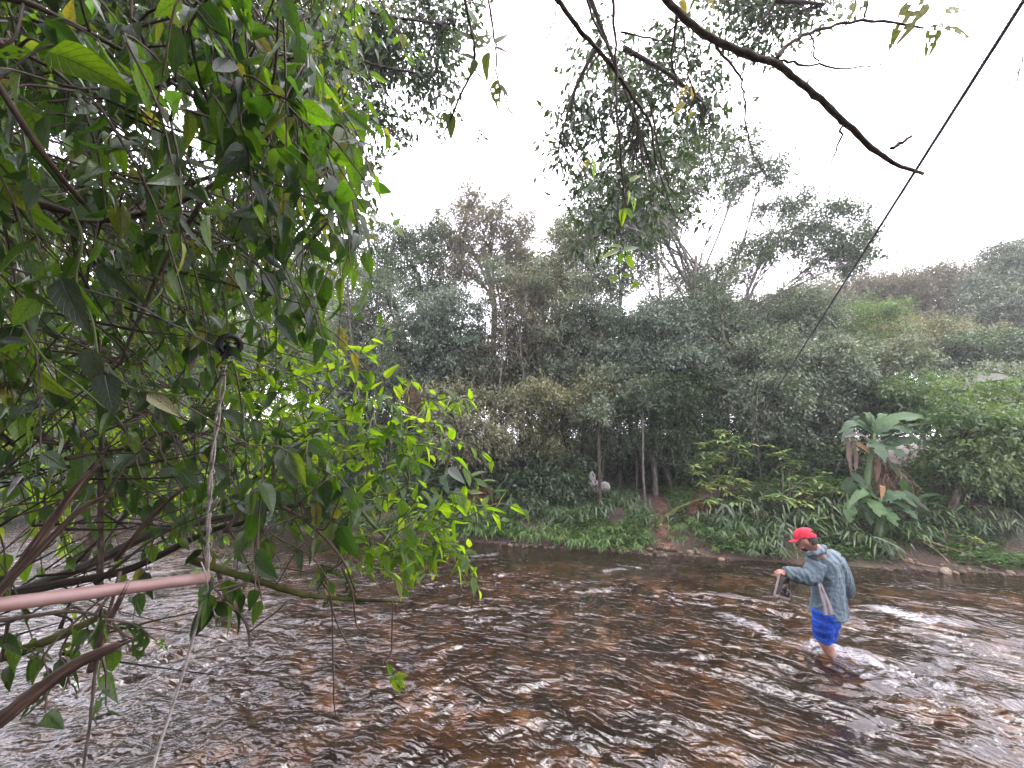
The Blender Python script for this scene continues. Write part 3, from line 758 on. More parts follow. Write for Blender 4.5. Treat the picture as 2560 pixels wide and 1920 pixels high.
M['blade'] = leaf_mat('bank_grass_leaf', [(0, (.04, .09, .018)), (.6, (.085, .17, .032)), (.9, (.16, .25, .05)), (1, (.24, .24, .08))], g3((.06, .18, .015), (.12, .26, .02), (.25, .3, .05)), tfac=.3)
M['bamboo'] = leaf_mat('arching_leaf', [(0, (.03, .062, .018)), (.6, (.065, .12, .034)), (.92, (.13, .19, .055)), (1, (.24, .2, .1))], g3((.05, .14, .02), (.1, .2, .03), (.2, .24, .06)), tfac=.3)
M['cover'] = leaf_mat('ground_cover_leaf', [(0, (.02, .05, .012)), (.6, (.05, .11, .025)), (1, (.11, .19, .04))], g3((.05, .14, .015), (.1, .22, .02), (.2, .28, .04)), tfac=.3)
M['rosette'] = leaf_mat('rosette_leaf', [(0, (.09, .16, .05)), (.6, (.17, .26, .08)), (.9, (.27, .34, .11)), (1, (.4, .34, .09))], g3((.1, .22, .02), (.16, .28, .03), (.35, .33, .05)), tfac=.3)
M['dead_brown'] = leaf_mat('dead_brown_leaf', [(0, (.05, .028, .018)), (.6, (.12, .07, .045)), (1, (.26, .18, .12))], g3((.08, .04, .02), (.14, .08, .04), (.2, .14, .08)), tfac=.2, rough=.7)

# --- low ground cover on the bank: nobody could count it
def scatter_bank(n, dlo, dhi, xlo, xhi):
    x = rng.uniform(xlo, xhi, n)
    d = dlo + (dhi - dlo) * rng.random(n) ** 1.2
    y = shore_y(x) + d
    return np.stack([x, y, bank_z(x, y)], -1)

P = scatter_bank(30000, .18, 9, -12, 12)
keep = (noise2(P[:, 0] * .9, P[:, 1] * .9, 61) > -.28)
pd = np.min(np.linalg.norm(P[:, None, :2] - pc[None, ::3], axis=-1), axis=1)
keep &= pd > .3
keep &= ~((P[:, 0] > 5.5) & (rng.random(len(P)) < .15))
P = P[keep]
m_ = 7
A = rng.standard_normal((len(P), m_, 3)) * [1, 1, .3] + [0, -.15, .25]
PP = P[:, None] + rng.standard_normal((len(P), m_, 3)) * [.09, .09, 0] + np.array([0, 0, 1]) * (rng.random((len(P), m_, 1)) * .2 + .02)
V, Fs, k = instance(FAR_T, FAR_F, PP.reshape(-1, 3), A.reshape(-1, 3), rng.standard_normal((len(P) * m_, 3)) * .5 + [0, 0, 1], .09 * rng.uniform(.5, 1.4, len(P) * m_))
link('ground_cover', MB().add(V, Fs, np.repeat(np.clip(np.repeat(rng.random(len(P)), m_) * .6 + rng.random(len(P) * m_) * .4, 0, 1), k)).mesh('ground_cover', M['cover']), kind='stuff')

# --- tufts of arching narrow leaves
BL_T, BL_F, BL_UV = leaf_grid(6, .055, .8, .15, .45, (-1, 0, 1), base=.35)
def tuft_mesh(name, mat, ncane, nleaf, H, L, spread, seed):
    r = np.random.default_rng(seed)
    mb = MB()
    for c in range(ncane):
        th = r.uniform(0, 2 * np.pi)
        o = np.array([math.cos(th), math.sin(th), 0])
        h = H * r.uniform(.6, 1.1)
        p0 = o * r.uniform(0, .12)
        p1 = p0 + o * spread * h * .35 + [0, 0, h * .75]
        p2 = p0 + o * spread * h + [0, 0, h * r.uniform(.55, .95)]
        cv = smooth_path([p0, p1, p2], 6)
        V, Fs, uv = tube(cv, [.006, .003], 4)
        mb.add(V, Fs, .3, uv)
        tt = np.sort(r.uniform(.25, 1, nleaf)) * (len(cv) - 1)
        i0 = np.minimum(tt.astype(int), len(cv) - 2)
        Q = cv[i0] + (cv[i0 + 1] - cv[i0]) * (tt - i0)[:, None]
        side = np.where(np.arange(nleaf) % 2, 1, -1)[:, None] * np.cross(o, [0, 0, 1])[None]
        A = o * .8 + side * .8 + r.standard_normal((nleaf, 3)) * .3 + [0, 0, -.35]
        V, Fs, k = instance(BL_T, BL_F, Q, A, r.standard_normal((nleaf, 3)) * .3 + [0, 0, 1], L * r.uniform(.6, 1.15, nleaf))
        mb.add(V, Fs, np.repeat(np.clip(r.random(nleaf) * .8 + .2 * r.random(), 0, 1), k), np.tile(BL_UV, (nleaf, 1)))
    return mb.mesh(name, mat)
tuft_a = [tuft_mesh('bank_plant', M['blade'], 9, 8, .32, .18, .8, 100 + i) for i in range(3)]
tuft_b = [tuft_mesh('arching_plant', M['bamboo'], 10, 10, .5, .24, 1.15, 200 + i) for i in range(4)]
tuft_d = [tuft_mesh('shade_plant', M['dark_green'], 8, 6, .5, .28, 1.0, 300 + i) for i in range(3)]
def put(name, me, px, py, sc, label, group, cat='plant', rz=None):
    o = link(name, me)
    p = ground_pt(px, py)
    o.location = [float(c) for c in p - [0, 0, .03]]
    o.rotation_euler = (0, 0, rng.uniform(0, 6.28) if rz is None else rz)
    o.scale = (sc, sc, sc * rng.uniform(.85, 1.15))
    return tag(o, label, cat, group)
for px, py, sc in [(1290, 1352, 1), (1335, 1356, 1.1), (1365, 1350, 1.2), (1398, 1360, 1.1), (1425, 1366, 1.2), (1452, 1372, 1), (1480, 1370, 1.1), (1505, 1376, .9), (1530, 1372, 1), (1560, 1378, .9), (1590, 1374, .9), (1470, 1352, 1), (1520, 1355, .9), (1560, 1350, 1), (1600, 1352, 1), (1380, 1335, 1.1), (1320, 1335, 1.1), (1430, 1340, 1), (1495, 1335, .9), (1545, 1335, 1)]:
    put('bank_plant', tuft_a[rng.integers(3)], px, py, sc, 'bright green narrow leaved plant among those at the waterline left of the red path', 'bright plants left of the red path')
for px, py, sc in [(1160, 1347, 1.1), (1190, 1345, 1.2), (1220, 1345, 1.2), (1175, 1330, 1.1), (1235, 1335, 1)]:
    put('bank_plant', tuft_a[rng.integers(3)], px, py, sc, 'green plant of the small separate clump overhanging the water left of the orange stone', 'small clump left of the orange stone')
for px, py, sc in [(1715, 1330, .9), (1745, 1335, 1), (1780, 1345, 1), (1815, 1350, 1), (1700, 1365, .7), (1740, 1375, .7), (1790, 1380, .7), (1845, 1340, 1), (1760, 1318, 1), (1830, 1320, 1), (1870, 1378, 1)]:
    put('arching_plant', (tuft_b + tuft_d + tuft_a)[rng.integers(10)], px + rng.uniform(-8, 8), py + rng.uniform(-6, 4), sc * rng.uniform(.6, 1.05), 'green arching plant between the red path and the wading person', 'arching plants right of the red path')
for px, py, sc in [(1900, 1350, 1.2), (1940, 1345, 1.3), (1925, 1385, 1.2), (1975, 1370, 1.3), (2010, 1350, 1.3), (2060, 1355, 1.3), (2100, 1352, 1.3), (2135, 1365, 1.3), (2170, 1375, 1.2), (2200, 1385, 1.1), (2150, 1340, 1.2), (2090, 1325, 1.2), (2040, 1325, 1.2), (1880, 1395, 1), (2215, 1395, .9), (1955, 1400, 1.0), (2250, 1370, 1.0), (2230, 1345, 1.1), (2270, 1345, 1.0)]:
    put('arching_plant', (tuft_b + tuft_b + tuft_d)[rng.integers(11)], px + rng.uniform(-8, 8), py + rng.uniform(-6, 4), sc * rng.uniform(.65, 1.05), 'feathery dark green plant overhanging the water behind the wading person', 'feathery plants behind the person')
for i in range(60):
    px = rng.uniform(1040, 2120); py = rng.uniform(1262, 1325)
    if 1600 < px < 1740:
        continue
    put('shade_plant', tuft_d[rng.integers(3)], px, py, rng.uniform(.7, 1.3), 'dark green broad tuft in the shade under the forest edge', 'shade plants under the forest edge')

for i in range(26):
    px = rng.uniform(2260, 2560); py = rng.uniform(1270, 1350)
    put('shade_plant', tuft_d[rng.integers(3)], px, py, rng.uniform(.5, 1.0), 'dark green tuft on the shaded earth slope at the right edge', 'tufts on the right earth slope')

# --- large leaved plants like wild banana
M['banana'] = leaf_mat('large_glossy_leaf', [(0, (.018, .05, .016)), (.6, (.03, .078, .024)), (1, (.06, .125, .035))], g3((.04, .11, .015), (.06, .15, .02), (.1, .2, .03)), src='obj', rough=.4, tfac=.3, spec=.35, veins=True)
M['dead_orange'] = leaf_mat('dead_orange_leaf', [(0, (.16, .085, .025)), (1, (.24, .13, .04))], g3((.3, .15, .03), (.35, .18, .03), (.4, .2, .04)), src='obj', rough=.6, tfac=.25)
M['dead_frond'] = leaf_mat('dead_hanging_leaf', [(0, (.06, .035, .022)), (.5, (.11, .065, .045)), (1, (.17, .115, .085))], g3((.1, .06, .03), (.14, .08, .05), (.2, .14, .08)), src='obj', rough=.8, tfac=.15)
M['grey_dead'] = leaf_mat('grey_dead_leaf', [(0, (.11, .10, .088)), (1, (.17, .155, .14))], g3((.2, .18, .15), (.24, .2, .18), (.28, .24, .2)), src='obj', rough=.8, tfac=.15)

def ribbon_leaf(path, width, face=None, n=12, tears=3, seed=0, fold=.18):
    """a long blade along PATH (world points), WIDTH in metres"""
    r = np.random.default_rng(seed)
    C = smooth_path(path, max(n // (len(path) - 1), 3))
    n = len(C)
    T = nrm(np.gradient(C, axis=0))
    up = np.array([0, 0, 1.0]) if face is None else np.asarray(face, float)
    B = nrm(np.cross(T, up))
    Nn = np.cross(B, T)
    v = np.linspace(0, 1, n)
    wd = np.minimum(1, v * 4) ** .7 * np.clip((1 - v) * 2.6, 0, 1) ** .75 * width * .46
    u = np.array([-1, -.5, 0, .5, 1.0])
    jit = 1 + .14 * r.standard_normal((n, 5)) * (np.abs(u) == 1)
    V = C[:, None] + B[:, None] * (u[None] * wd[:, None] * jit)[..., None] + Nn[:, None] * ((np.abs(u)[None] * fold - .25 * np.abs(u)[None] ** 2 * fold) * wd[:, None] + .04 * wd[:, None] * r.standard_normal((n, 5)) * np.abs(u)[None])[..., None]
    q = np.array([[i * 5 + j, i * 5 + j + 1, (i + 1) * 5 + j + 1, (i + 1) * 5 + j] for i in range(n - 1) for j in range(4)])
    keep = np.ones(len(q), bool)
    for _ in range(tears):
        i = r.integers(2, n - 2); keep[i * 4 + (0 if r.random() < .5 else 3)] = False
    UV = np.stack([np.broadcast_to(u * .5 + .5, (n, 5)), np.broadcast_to(v[:, None] * 2, (n, 5))], -1).reshape(-1, 2)
    return V.reshape(-1, 3), q[keep], UV

def big_leaf_plant(label, base_px, Y, leaves, stem_px, name='banana_plant', extra=()):
    base = at_y(*base_px, Y)
    root = thing(name, label, 'plant', base)
    mb = MB()
    P = smooth_path([at_y(a, b, Y) for a, b in stem_px], 6)
    add_tube(mb, P, [.09, .07, .045], 8, rough=.06)
    link('stem', mb.mesh('stem', M['bamboo'], base), root)
    for i, (pts, wpx, dy, mat) in enumerate(leaves + [(p_, w_, d_, 'banana') for p_, w_, d_ in extra]):
        sc = Y / F
        path = [at_y(a, b, Y + dy * (j / (len(pts) - 1))) for j, (a, b) in enumerate(pts)]
        path = [path[0], *path[1:]]
        face = np.array([0, -.75, .65]) if dy < 0 else np.array([0, -.25, 1.0])
        V, q, UV = ribbon_leaf(path, wpx * sc * 1.15, face, 12, 3 if wpx > 18 else 1, 500 + i)
        o = link('leaf', MB().add(V, q, .5, UV).mesh('leaf', M[mat], base), root)
        if mat != 'banana':
            o['label'] = {'dead_orange': 'orange withered leaf', 'dead_frond': 'brown dead hanging leaf', 'grey_dead': 'grey dead leaf'}[mat]
    return root
b, do, df, gd = 'banana', 'dead_orange', 'dead_frond', 'grey_dead'
big_leaf_plant('upper of two large plants with long paddle leaves, dead brown leaves hanging beneath', (2160, 1240), 9.6, [
    ([(2185, 1085), (2225, 1052), (2290, 1042), (2375, 1066)], 26, -.3, b), ([(2185, 1085), (2215, 1075), (2262, 1063)], 30, -.1, b),
    ([(2185, 1082), (2180, 1055), (2172, 1032)], 15, 0, b), ([(2180, 1088), (2150, 1068), (2112, 1066)], 28, .1, b), ([(2178, 1085), (2150, 1055), (2120, 1046)], 24, .3, b),
    ([(2200, 1122), (2250, 1102), (2310, 1106), (2410, 1146)], 24, -.3, b), ([(2180, 1098), (2192, 1118), (2212, 1152)], 34, -.5, b), ([(2205, 1108), (2232, 1122), (2256, 1144)], 32, -.5, b),
    ([(2178, 1100), (2145, 1085), (2110, 1093)], 13, -.3, gd), ([(2138, 1108), (2158, 1118), (2175, 1134)], 16, -.2, do), ([(2212, 1148), (2245, 1180), (2276, 1220)], 20, -.3, b),
    ([(2190, 1098), (2260, 1068), (2332, 1056)], 16, .1, b), ([(2195, 1110), (2260, 1085), (2340, 1082)], 14, .2, b), ([(2118, 1092), (2122, 1130), (2128, 1190)], 11, -.1, df), ([(2128, 1095), (2140, 1140), (2138, 1180)], 9, -.2, df),
    ([(2190, 1130), (2196, 1165), (2192, 1205)], 10, -.1, df), ([(2215, 1150), (2222, 1180), (2226, 1220)], 10, 0, df), ([(2125, 1178), (2150, 1205), (2166, 1232)], 24, -.2, b), ([(2128, 1190), (2122, 1220), (2120, 1250)], 26, 0, b)],
    [(2160, 1290), (2168, 1200), (2185, 1085)], extra=[([(2185, 1085), (2185 + 55 * math.cos(a_), 1085 - 50 * abs(math.sin(a_)) - 6), (2185 + l_ * math.cos(a_), 1085 - l_ * .35 * math.sin(a_) + 14)], 17, dd_) for a_, l_, dd_ in [(.2, 150, -.2), (.45, 140, .2), (.8, 120, .3), (1.1, 110, .2), (1.9, 90, .3), (2.3, 95, .1), (2.7, 100, -.2), (-.25, 130, -.4), (3.4, 85, -.3)]])
big_leaf_plant('lower of two large plants, broad pale paddle leaves drooping over the bank', (2195, 1330), 9.0, [
    ([(2190, 1250), (2177, 1228), (2167, 1208)], 15, -.1, b), ([(2205, 1246), (2245, 1238), (2296, 1270)], 27, -.3, b), ([(2212, 1250), (2270, 1240), (2326, 1280)], 26, -.2, b),
    ([(2185, 1248), (2190, 1268), (2199, 1293)], 36, -.5, b), ([(2205, 1262), (2224, 1288), (2242, 1316)], 30, -.5, b), ([(2222, 1256), (2262, 1270), (2294, 1299)], 28, -.4, b),
    ([(2290, 1248), (2330, 1236), (2368, 1240)], 13, 0, b), ([(2318, 1256), (2360, 1268), (2396, 1300)], 19, 0, b), ([(2172, 1254), (2172, 1278), (2178, 1312)], 26, -.2, b),
    ([(2135, 1262), (2122, 1282), (2127, 1308)], 24, -.1, b), ([(2160, 1262), (2140, 1252), (2120, 1262)], 14, -.1, b), ([(2255, 1196), (2268, 1240), (2290, 1290)], 18, .2, b), ([(2215, 1270), (2205, 1310), (2206, 1345)], 24, 0, b),
    ([(2230, 1270), (2250, 1310), (2262, 1340)], 20, .1, b), ([(2200, 1228), (2206, 1215), (2204, 1250)], 12, -.1, do)],
    [(2195, 1345), (2200, 1290), (2198, 1246)], extra=[([(2198, 1250), (2198 + 45 * math.cos(a_), 1240 - 25 * math.sin(a_)), (2198 + l_ * math.cos(a_), 1262 - l_ * .2 * math.sin(a_) + 20)], 18, dd_) for a_, l_, dd_ in [(.1, 140, .1), (.5, 110, .3), (2.6, 95, -.2), (3.0, 100, .1), (-.5, 110, -.3)]])
big_leaf_plant('small dark paddle leaved plant beside the red brown roots on the left', (1300, 1300), 11.8, [
    ([(1310, 1268), (1293, 1280), (1280, 1288)], 14, -.2, b), ([(1305, 1268), (1298, 1285), (1300, 1296)], 13, -.3, b), ([(1310, 1265), (1335, 1257), (1355, 1268)], 13, -.2, b),
    ([(1245, 1248), (1248, 1225), (1256, 1203)], 15, 0, b), ([(1300, 1262), (1280, 1250), (1265, 1262)], 14, -.2, b), ([(1312, 1262), (1325, 1245), (1345, 1235)], 15, 0, b)], [(1305, 1310), (1308, 1285), (1308, 1264)])
big_leaf_plant('dark paddle leaved plant low at the water edge behind the bright shrub', (1100, 1290), 11.9, [
    ([(1110, 1245), (1085, 1250), (1072, 1290)], 22, -.3, b), ([(1112, 1245), (1095, 1262), (1092, 1282)], 20, -.3, b), ([(1115, 1242), (1140, 1232), (1165, 1240)], 22, -.2, b), ([(1050, 1160), (1065, 1180), (1060, 1215)], 18, 0, b), ([(1120, 1235), (1110, 1200), (1120, 1170)], 20, .2, b)], [(1110, 1310), (1112, 1280), (1112, 1244)])
big_leaf_plant('broad leaves catching light beside the foot of the long cable', (1975, 1060), 11.5, [
    ([(1955, 985), (1985, 975), (2015, 1010)], 22, -.2, b), ([(1955, 985), (1945, 995), (1925, 985)], 16, -.2, b), ([(1950, 990), (1970, 1008), (2000, 1016)], 18, -.2, b)], [(1975, 1080), (1965, 1030), (1955, 985)])
big_leaf_plant('grey and brown dead giant leaves at the right edge above the vine bush', (2545, 1110), 9.9, [
    ([(2575, 960), (2500, 942), (2440, 952), (2398, 978)], 22, -.1, gd), ([(2600, 985), (2550, 990), (2505, 1000)], 60, -.3, gd), ([(2600, 1020), (2555, 1022), (2510, 1034)], 50, -.2, gd), ([(2520, 1060), (2535, 985), (2580, 925)], 22, 0, b), ([(2520, 1050), (2490, 985), (2450, 970)], 20, 0, b)], [(2545, 1140), (2540, 1090), (2535, 1040)])

# --- light green rosette bush leaning from the bank, right of the path
RS_T, RS_F, RS_UV = leaf_grid(5, .15, .9, .2, .3, (-1, 0, 1), base=.6)
def rosette_bush(label, base_px, Y, tips, size, mat='rosette', per=7):
    base = ground_pt(*base_px)
    root = thing('rosette_bush', label, 'bush', base)
    st, lv = MB(), MB()
    for px, py, dy in tips:
        e = at_y(px, py, Y + dy)
        mid = (base + e) / 2 + np.array([rng.uniform(-.2, .2), 0, .18 * np.linalg.norm(e - base)])
        c = smooth_path([base + rng.standard_normal(3) * [.08, .08, 0], mid, e], 6)
        add_tube(st, c, [.014, .009, .005], 5)
        for j in range(4):
            q = e if j == 0 else c[-2 - j] + rng.standard_normal(3) * .1
            th = rng.uniform(0, 6.28) + np.arange(per) * 2.4
            A = np.stack([np.cos(th), np.sin(th), rng.uniform(-.2, .6, per)], -1)
            S = size * rng.uniform(.6, 1.1, per)
            V, Fs, k = instance(RS_T, RS_F, np.repeat(q[None], per, 0) + A * .01, A, np.array([[0, 0, 1.0]]) + rng.standard_normal((per, 3)) * .2, S)
            lv.add(V, Fs, np.repeat(rng.random(per), k), np.tile(RS_UV, (per, 1)))
    link('stem', st.mesh('stem', M['bark_grey'], base), root)
    link('foliage', lv.mesh('foliage', M[mat], base), root, kind='stuff')
rosette_bush('light green rosette leaved bush right of the path, nearest the thin cable foot', (1800, 1290), 10.5, [(1765, 1110, 0), (1800, 1075, 0), (1755, 1140, 0), (1735, 1165, -.1), (1790, 1140, .1), (1820, 1120, 0), (1755, 1205, -.2), (1820, 1190, -.1), (1830, 1175, 0), (1850, 1220, -.2), (1865, 1205, 0), (1770, 1250, -.3), (1845, 1090, .2), (1875, 1110, .2), (1815, 1205, -.2), (1850, 1250, -.3)], .25, per=9)
rosette_bush('light green rosette leaved bush leaning over the water behind the red cap', (1960, 1300), 10.1, [(1930, 1240, -.3), (1955, 1250, -.4), (1985, 1265, -.4), (2015, 1255, -.3), (2005, 1210, 0), (2030, 1205, 0), (2060, 1220, -.2), (2065, 1185, 0), (2095, 1222, -.2), (1990, 1160, .2), (1955, 1135, .2), (2045, 1310, -.7), (2075, 1308, -.7), (1925, 1115, .2), (2050, 1270, -.5), (2090, 1270, -.4)], .23, per=9)
rosette_bush('pale yellowish leafy spray low on the bare bank at the right', (2470, 1400), 8.7, [(2440, 1345, -.1), (2470, 1360, -.1), (2485, 1395, -.1), (2500, 1390, -.1), (2410, 1330, 0)], .11, per=5)

# --- hanging masses of dead roots and fern skirts
def root_mass(label, top_pts, Y, drop, n, mat):
    base = at_y(*top_pts[0], Y)
    root = thing('dead_root_mass', label, 'roots', base)
    mb = MB()
    for i in range(n):
        t = rng.random()
        a = np.array(top_pts[0]) * (1 - t) + np.array(top_pts[1]) * t
        p = at_y(a[0], a[1], Y) + rng.standard_normal(3) * .1
        q = p + np.array([rng.normal(0, .18), rng.normal(-.1, .12), -drop * rng.uniform(.4, 1.1)])
        md = (p + q) / 2 + rng.standard_normal(3) * .1
        add_tube(mb, smooth_path([p, md, q], 3), [.010, .008, .003], 3, cap=False)
    link('roots', mb.mesh('roots', mat, base), root, kind='stuff')
M['root_red'] = solid_mat('red_brown_root', [(.3, (.06, .025, .018)), (.6, (.14, .06, .045)), (.8, (.25, .13, .1))], 12, .9, .15, bump=0)
M['root_tan'] = solid_mat('tan_root', [(.3, (.09, .055, .035)), (.6, (.2, .13, .085)), (.8, (.33, .24, .17))], 12, .9, .15, bump=0)
root_mass('tangle of red brown dead roots on the bank left of the small paddle leaved plant', [(1190, 1225), (1260, 1250)], 12.3, .75, 150, M['root_red'])
root_mass('brown tangle of dead roots hanging beneath the rosette bush', [(1795, 1215), (1830, 1225)], 10.8, .6, 120, M['root_tan'])
root_mass('reddish tangle of fine roots right of the path', [(1740, 1265), (1775, 1270)], 10.4, .42, 110, M['root_red'])
root_mass('dead brown frond tangle low behind the arching plants', [(1870, 1290), (1900, 1310)], 10.2, .4, 70, M['root_red'])
root_mass('dead brown fronds hanging on the stout wrapped trunk', [(1020, 960), (1050, 975)], 13.2, 1.2, 90, M['root_tan'])
root_mass('dead brown fronds hanging beside the straight dark trunk', [(1060, 1050), (1100, 1060)], 13.4, 1.3, 60, M['root_tan'])
root_mass('reddish hanging roots under the epiphyte on the twisted tree', [(1480, 770), (1530, 765)], 14.0, 1.4, 130, M['root_tan'])
root_mass('brown hanging roots beneath the large paddle leaved plants', [(2190, 1160), (2240, 1190)], 9.7, .8, 90, M['root_tan'])

# --- sticks and fallen wood
M['stick'] = solid_mat('pale_dead_wood', [(.3, (.12, .075, .045)), (.55, (.27, .18, .11)), (.75, (.42, .31, .2))], 9, .85, .2, bump=.4, stretch=(1, 1, 1))
M['mossy'] = solid_mat('mossy_bark', [(.3, (.035, .03, .02)), (.5, (.07, .075, .025)), (.7, (.12, .13, .045))], 14, .95, .15, bump=.6, bdist=.01)
def stick(label, pts, rad, mat, name='dead_stick', cat='stick', group=None):
    P = np.array([p if len(p) == 3 and not isinstance(p, tuple) else at_y(p[0], p[1], p[2]) for p in pts])
    mb = MB()
    add_tube(mb, smooth_path(P - P[0], 5), rad, 6, rough=.08)
    o = link(name, mb.mesh(name, mat))
    o.location = [float(c) for c in P[0]]
    return tag(o, label, cat, group)
def gp(px, py, dz=.03):
    p = ground_pt(px, py) + [0, 0, dz]
    return [float(c) for c in p]
stick('upper of two pale sticks lying across the red path', [gp(1612, 1297), gp(1640, 1302), gp(1662, 1306)], [.025, .02], M['stick'])
stick('lower of two pale sticks lying across the red path', [gp(1628, 1318), gp(1642, 1317), gp(1655, 1316)], [.035, .033], M['stick'])
stick('mossy fallen branch sloping down to the red path from the right', [gp(1640, 1322, .05), gp(1680, 1296, .12), gp(1720, 1282, .2), gp(1765, 1275, .28)], [.07, .06, .05], M['mossy'], 'fallen_branch', 'branch')
for i, (lab, pts, rd) in enumerate([
    ('long thin dead stalk running from the large plants down across the bare bank', [(2250, 1330, 9.0), (2330, 1355, 8.6), (2440, 1392, 8.2)], .013),
    ('brown stalk fanning from the large plants toward the right edge', [(2280, 1320, 9.2), (2350, 1345, 8.9), (2435, 1370, 8.6)], .012),
    ('pale dead stalk lying along the waterline right of the person', [(2236, 1395, 8.7), (2290, 1408, 8.4), (2350, 1420, 8.2)], .018),
    ('broken brown stalk pointing down the bare bank', [(2290, 1345, 9.0), (2340, 1375, 8.6), (2375, 1408, 8.3)], .013),
    ('grey stick arching above the bare bank under the hollow', [(2305, 1310, 9.3), (2370, 1318, 9.3), (2415, 1297, 9.4)], .012),
    ('leaning dead stem in the dark hollow at the right', [(2497, 1260, 9.6), (2515, 1310, 9.6), (2530, 1360, 9.5)], .018),
    ('thin pale twig hanging over the bare bank', [(2355, 1318, 9.0), (2362, 1340, 8.9), (2366, 1366, 8.8)], .01)]):
    stick(lab, pts, [rd, rd * .8, rd * .5], M['stick'])
stick('yellowish green bamboo like stem rising from the vine bush at the right', [(2475, 1140, 9.8), (2473, 1080, 9.8), (2472, 1000, 9.8)], [.028, .022, .016], solid_mat('yellow_stem', [(.3, (.3, .28, .1)), (.7, (.42, .38, .16))], 5, .6, .3, bump=0), 'bamboo_stem', 'stem')

# --- stones along the waterline
def stone_mesh(name, seed, sub=2, flat=.6):
    import bmesh
    bm = bmesh.new()
    bmesh.ops.create_icosphere(bm, subdivisions=sub, radius=1)
    V = np.array([v.co[:] for v in bm.verts])
    r = np.random.default_rng(seed)
    n = nrm(r.standard_normal((7, 3)))
    d = V @ n.T
    lim = r.uniform(.55, .9, 7)
    for j in range(7):
        over = np.clip(V @ n[j] - lim[j], 0, None)
        V = V - over[:, None] * n[j][None] * .85
    V *= [1, r.uniform(.65, .9), flat * r.uniform(.8, 1.2)]
    V += noise2(V[:, :1] * 3 + seed, V[:, 1:2] * 3 + V[:, 2:] * 2, seed) * .06
    Fc = np.array([[v.index for v in f.verts] for f in bm.faces])
    bm.free()
    return MB().add(V, Fc, .5).mesh(name, None)
def stone_mat(name, stops):
    return solid_mat(name, stops, 3.5, .55, .4, bump=.4, bdist=.05)
M['stone_brown'] = stone_mat('wet_brown_stone', [(.3, (.03, .022, .016)), (.55, (.08, .058, .04)), (.75, (.15, .115, .08))])
M['stone_tan'] = stone_mat('tan_stone', [(.3, (.09, .062, .04)), (.55, (.18, .13, .083)), (.75, (.27, .21, .145))])
M['stone_orange'] = stone_mat('orange_stone', [(.3, (.26, .1, .035)), (.55, (.42, .2, .08)), (.75, (.5, .32, .17))])
stone_v = []
for mname in ('stone_brown', 'stone_tan', 'stone_orange'):
    for sd in range(3):
        me = stone_mesh('stone', 40 + sd)
        me.materials.append(M[mname])
        stone_v.append(me)
def stone(px, py, r_px, kind, label, group=None, name='stone', sink=.25):
    o = link(name, stone_v[kind * 3 + rng.integers(3)])
    p = ground_pt(px, py)
    rr = r_px * np.linalg.norm(p - CAMP) / F * .95
    o.location = [float(c) for c in p + [0, 0, rr * (.5 - sink)]]
    o.rotation_euler = (rng.uniform(-.3, .3), rng.uniform(-.3, .3), rng.uniform(0, 6.28))
    o.scale = (rr, rr, rr)
    return tag(o, label, 'stone', group)
stone(1402, 1356, 15, 2, 'rounded orange stone at the far waterline left of the bright plants', sink=.1)
stone(1624, 1376, 9, 1, 'tan stone at the foot of the red path, left of the pair')
stone(1666, 1375, 10, 1, 'larger pale tan stone at the foot of the red path')
stone(1726, 1384, 10, 1, 'flat pale stone right of the path foot')
stone(1805, 1402, 8, 1, 'small pale stone in shallow water right of the path')
stone(2362, 1434, 12, 1, 'pale stone in the shallows below the bare right bank')
for i in range(95):
    t = rng.random()
    px = rng.uniform(1225, 1420) if i < 26 else (rng.uniform(1490, 1780) if i < 58 else rng.uniform(2210, 2560))
    py = np.interp(px, [a for a, _ in SHORE_PX], [b_ for _, b_ in SHORE_PX]) + (rng.uniform(-8, 6) if i < 58 else rng.uniform(-26, 6))
    g = ('left of the bright plants', 'below the red path', 'on the bare right bank')[0 if i < 26 else 1 if i < 58 else 2]
    stone(px, py, rng.uniform(2.5, 8), 0 if rng.random() < .7 else 1, 'small brown stone of the rubble at the far waterline ' + g, 'rubble stones ' + g)
for px, py, sc in [(1465, 1250, 1.1), (1505, 1248, 1.0), (1530, 1252, 1.2), (1480, 1256, .9)]:
    put('shade_plant', tuft_d[rng.integers(3)], px, py, sc, 'dark green broad tuft in front of the pale boulder', 'tufts in front of the pale boulder')
for px, py, sc in [(1618, 1362, .7), (1612, 1340, .8), (1625, 1318, .7), (1692, 1350, .7), (1690, 1330, .8), (1680, 1310, .7), (1612, 1300, .6), (1676, 1292, .6)]:
    put('bank_plant', (tuft_a + tuft_d)[rng.integers(6)], px, py, sc, 'green plant leaning over the edge of the red path', 'plants edging the red path')
for i in range(22):
    t_ = rng.random(); k_ = int(t_ * (len(pc) * .6)); o_ = rng.uniform(-.8, .8) * pw[k_]
    p_ = pc[k_] + Nn_path[k_] * o_
    o = link('stone', stone_v[int(rng.integers(2)) * 3 + int(rng.integers(3))])
    rr = rng.uniform(.02, .055)
    o.location = (float(p_[0]), float(p_[1]), float(bank_z(p_[0], p_[1])) + .035)
    o.rotation_euler = (rng.uniform(-.3, .3), rng.uniform(-.3, .3), rng.uniform(0, 6.28)); o.scale = (rr, rr, rr * .7)
    tag(o, 'small stone lying on the red path', 'stone', 'stones on the red path')
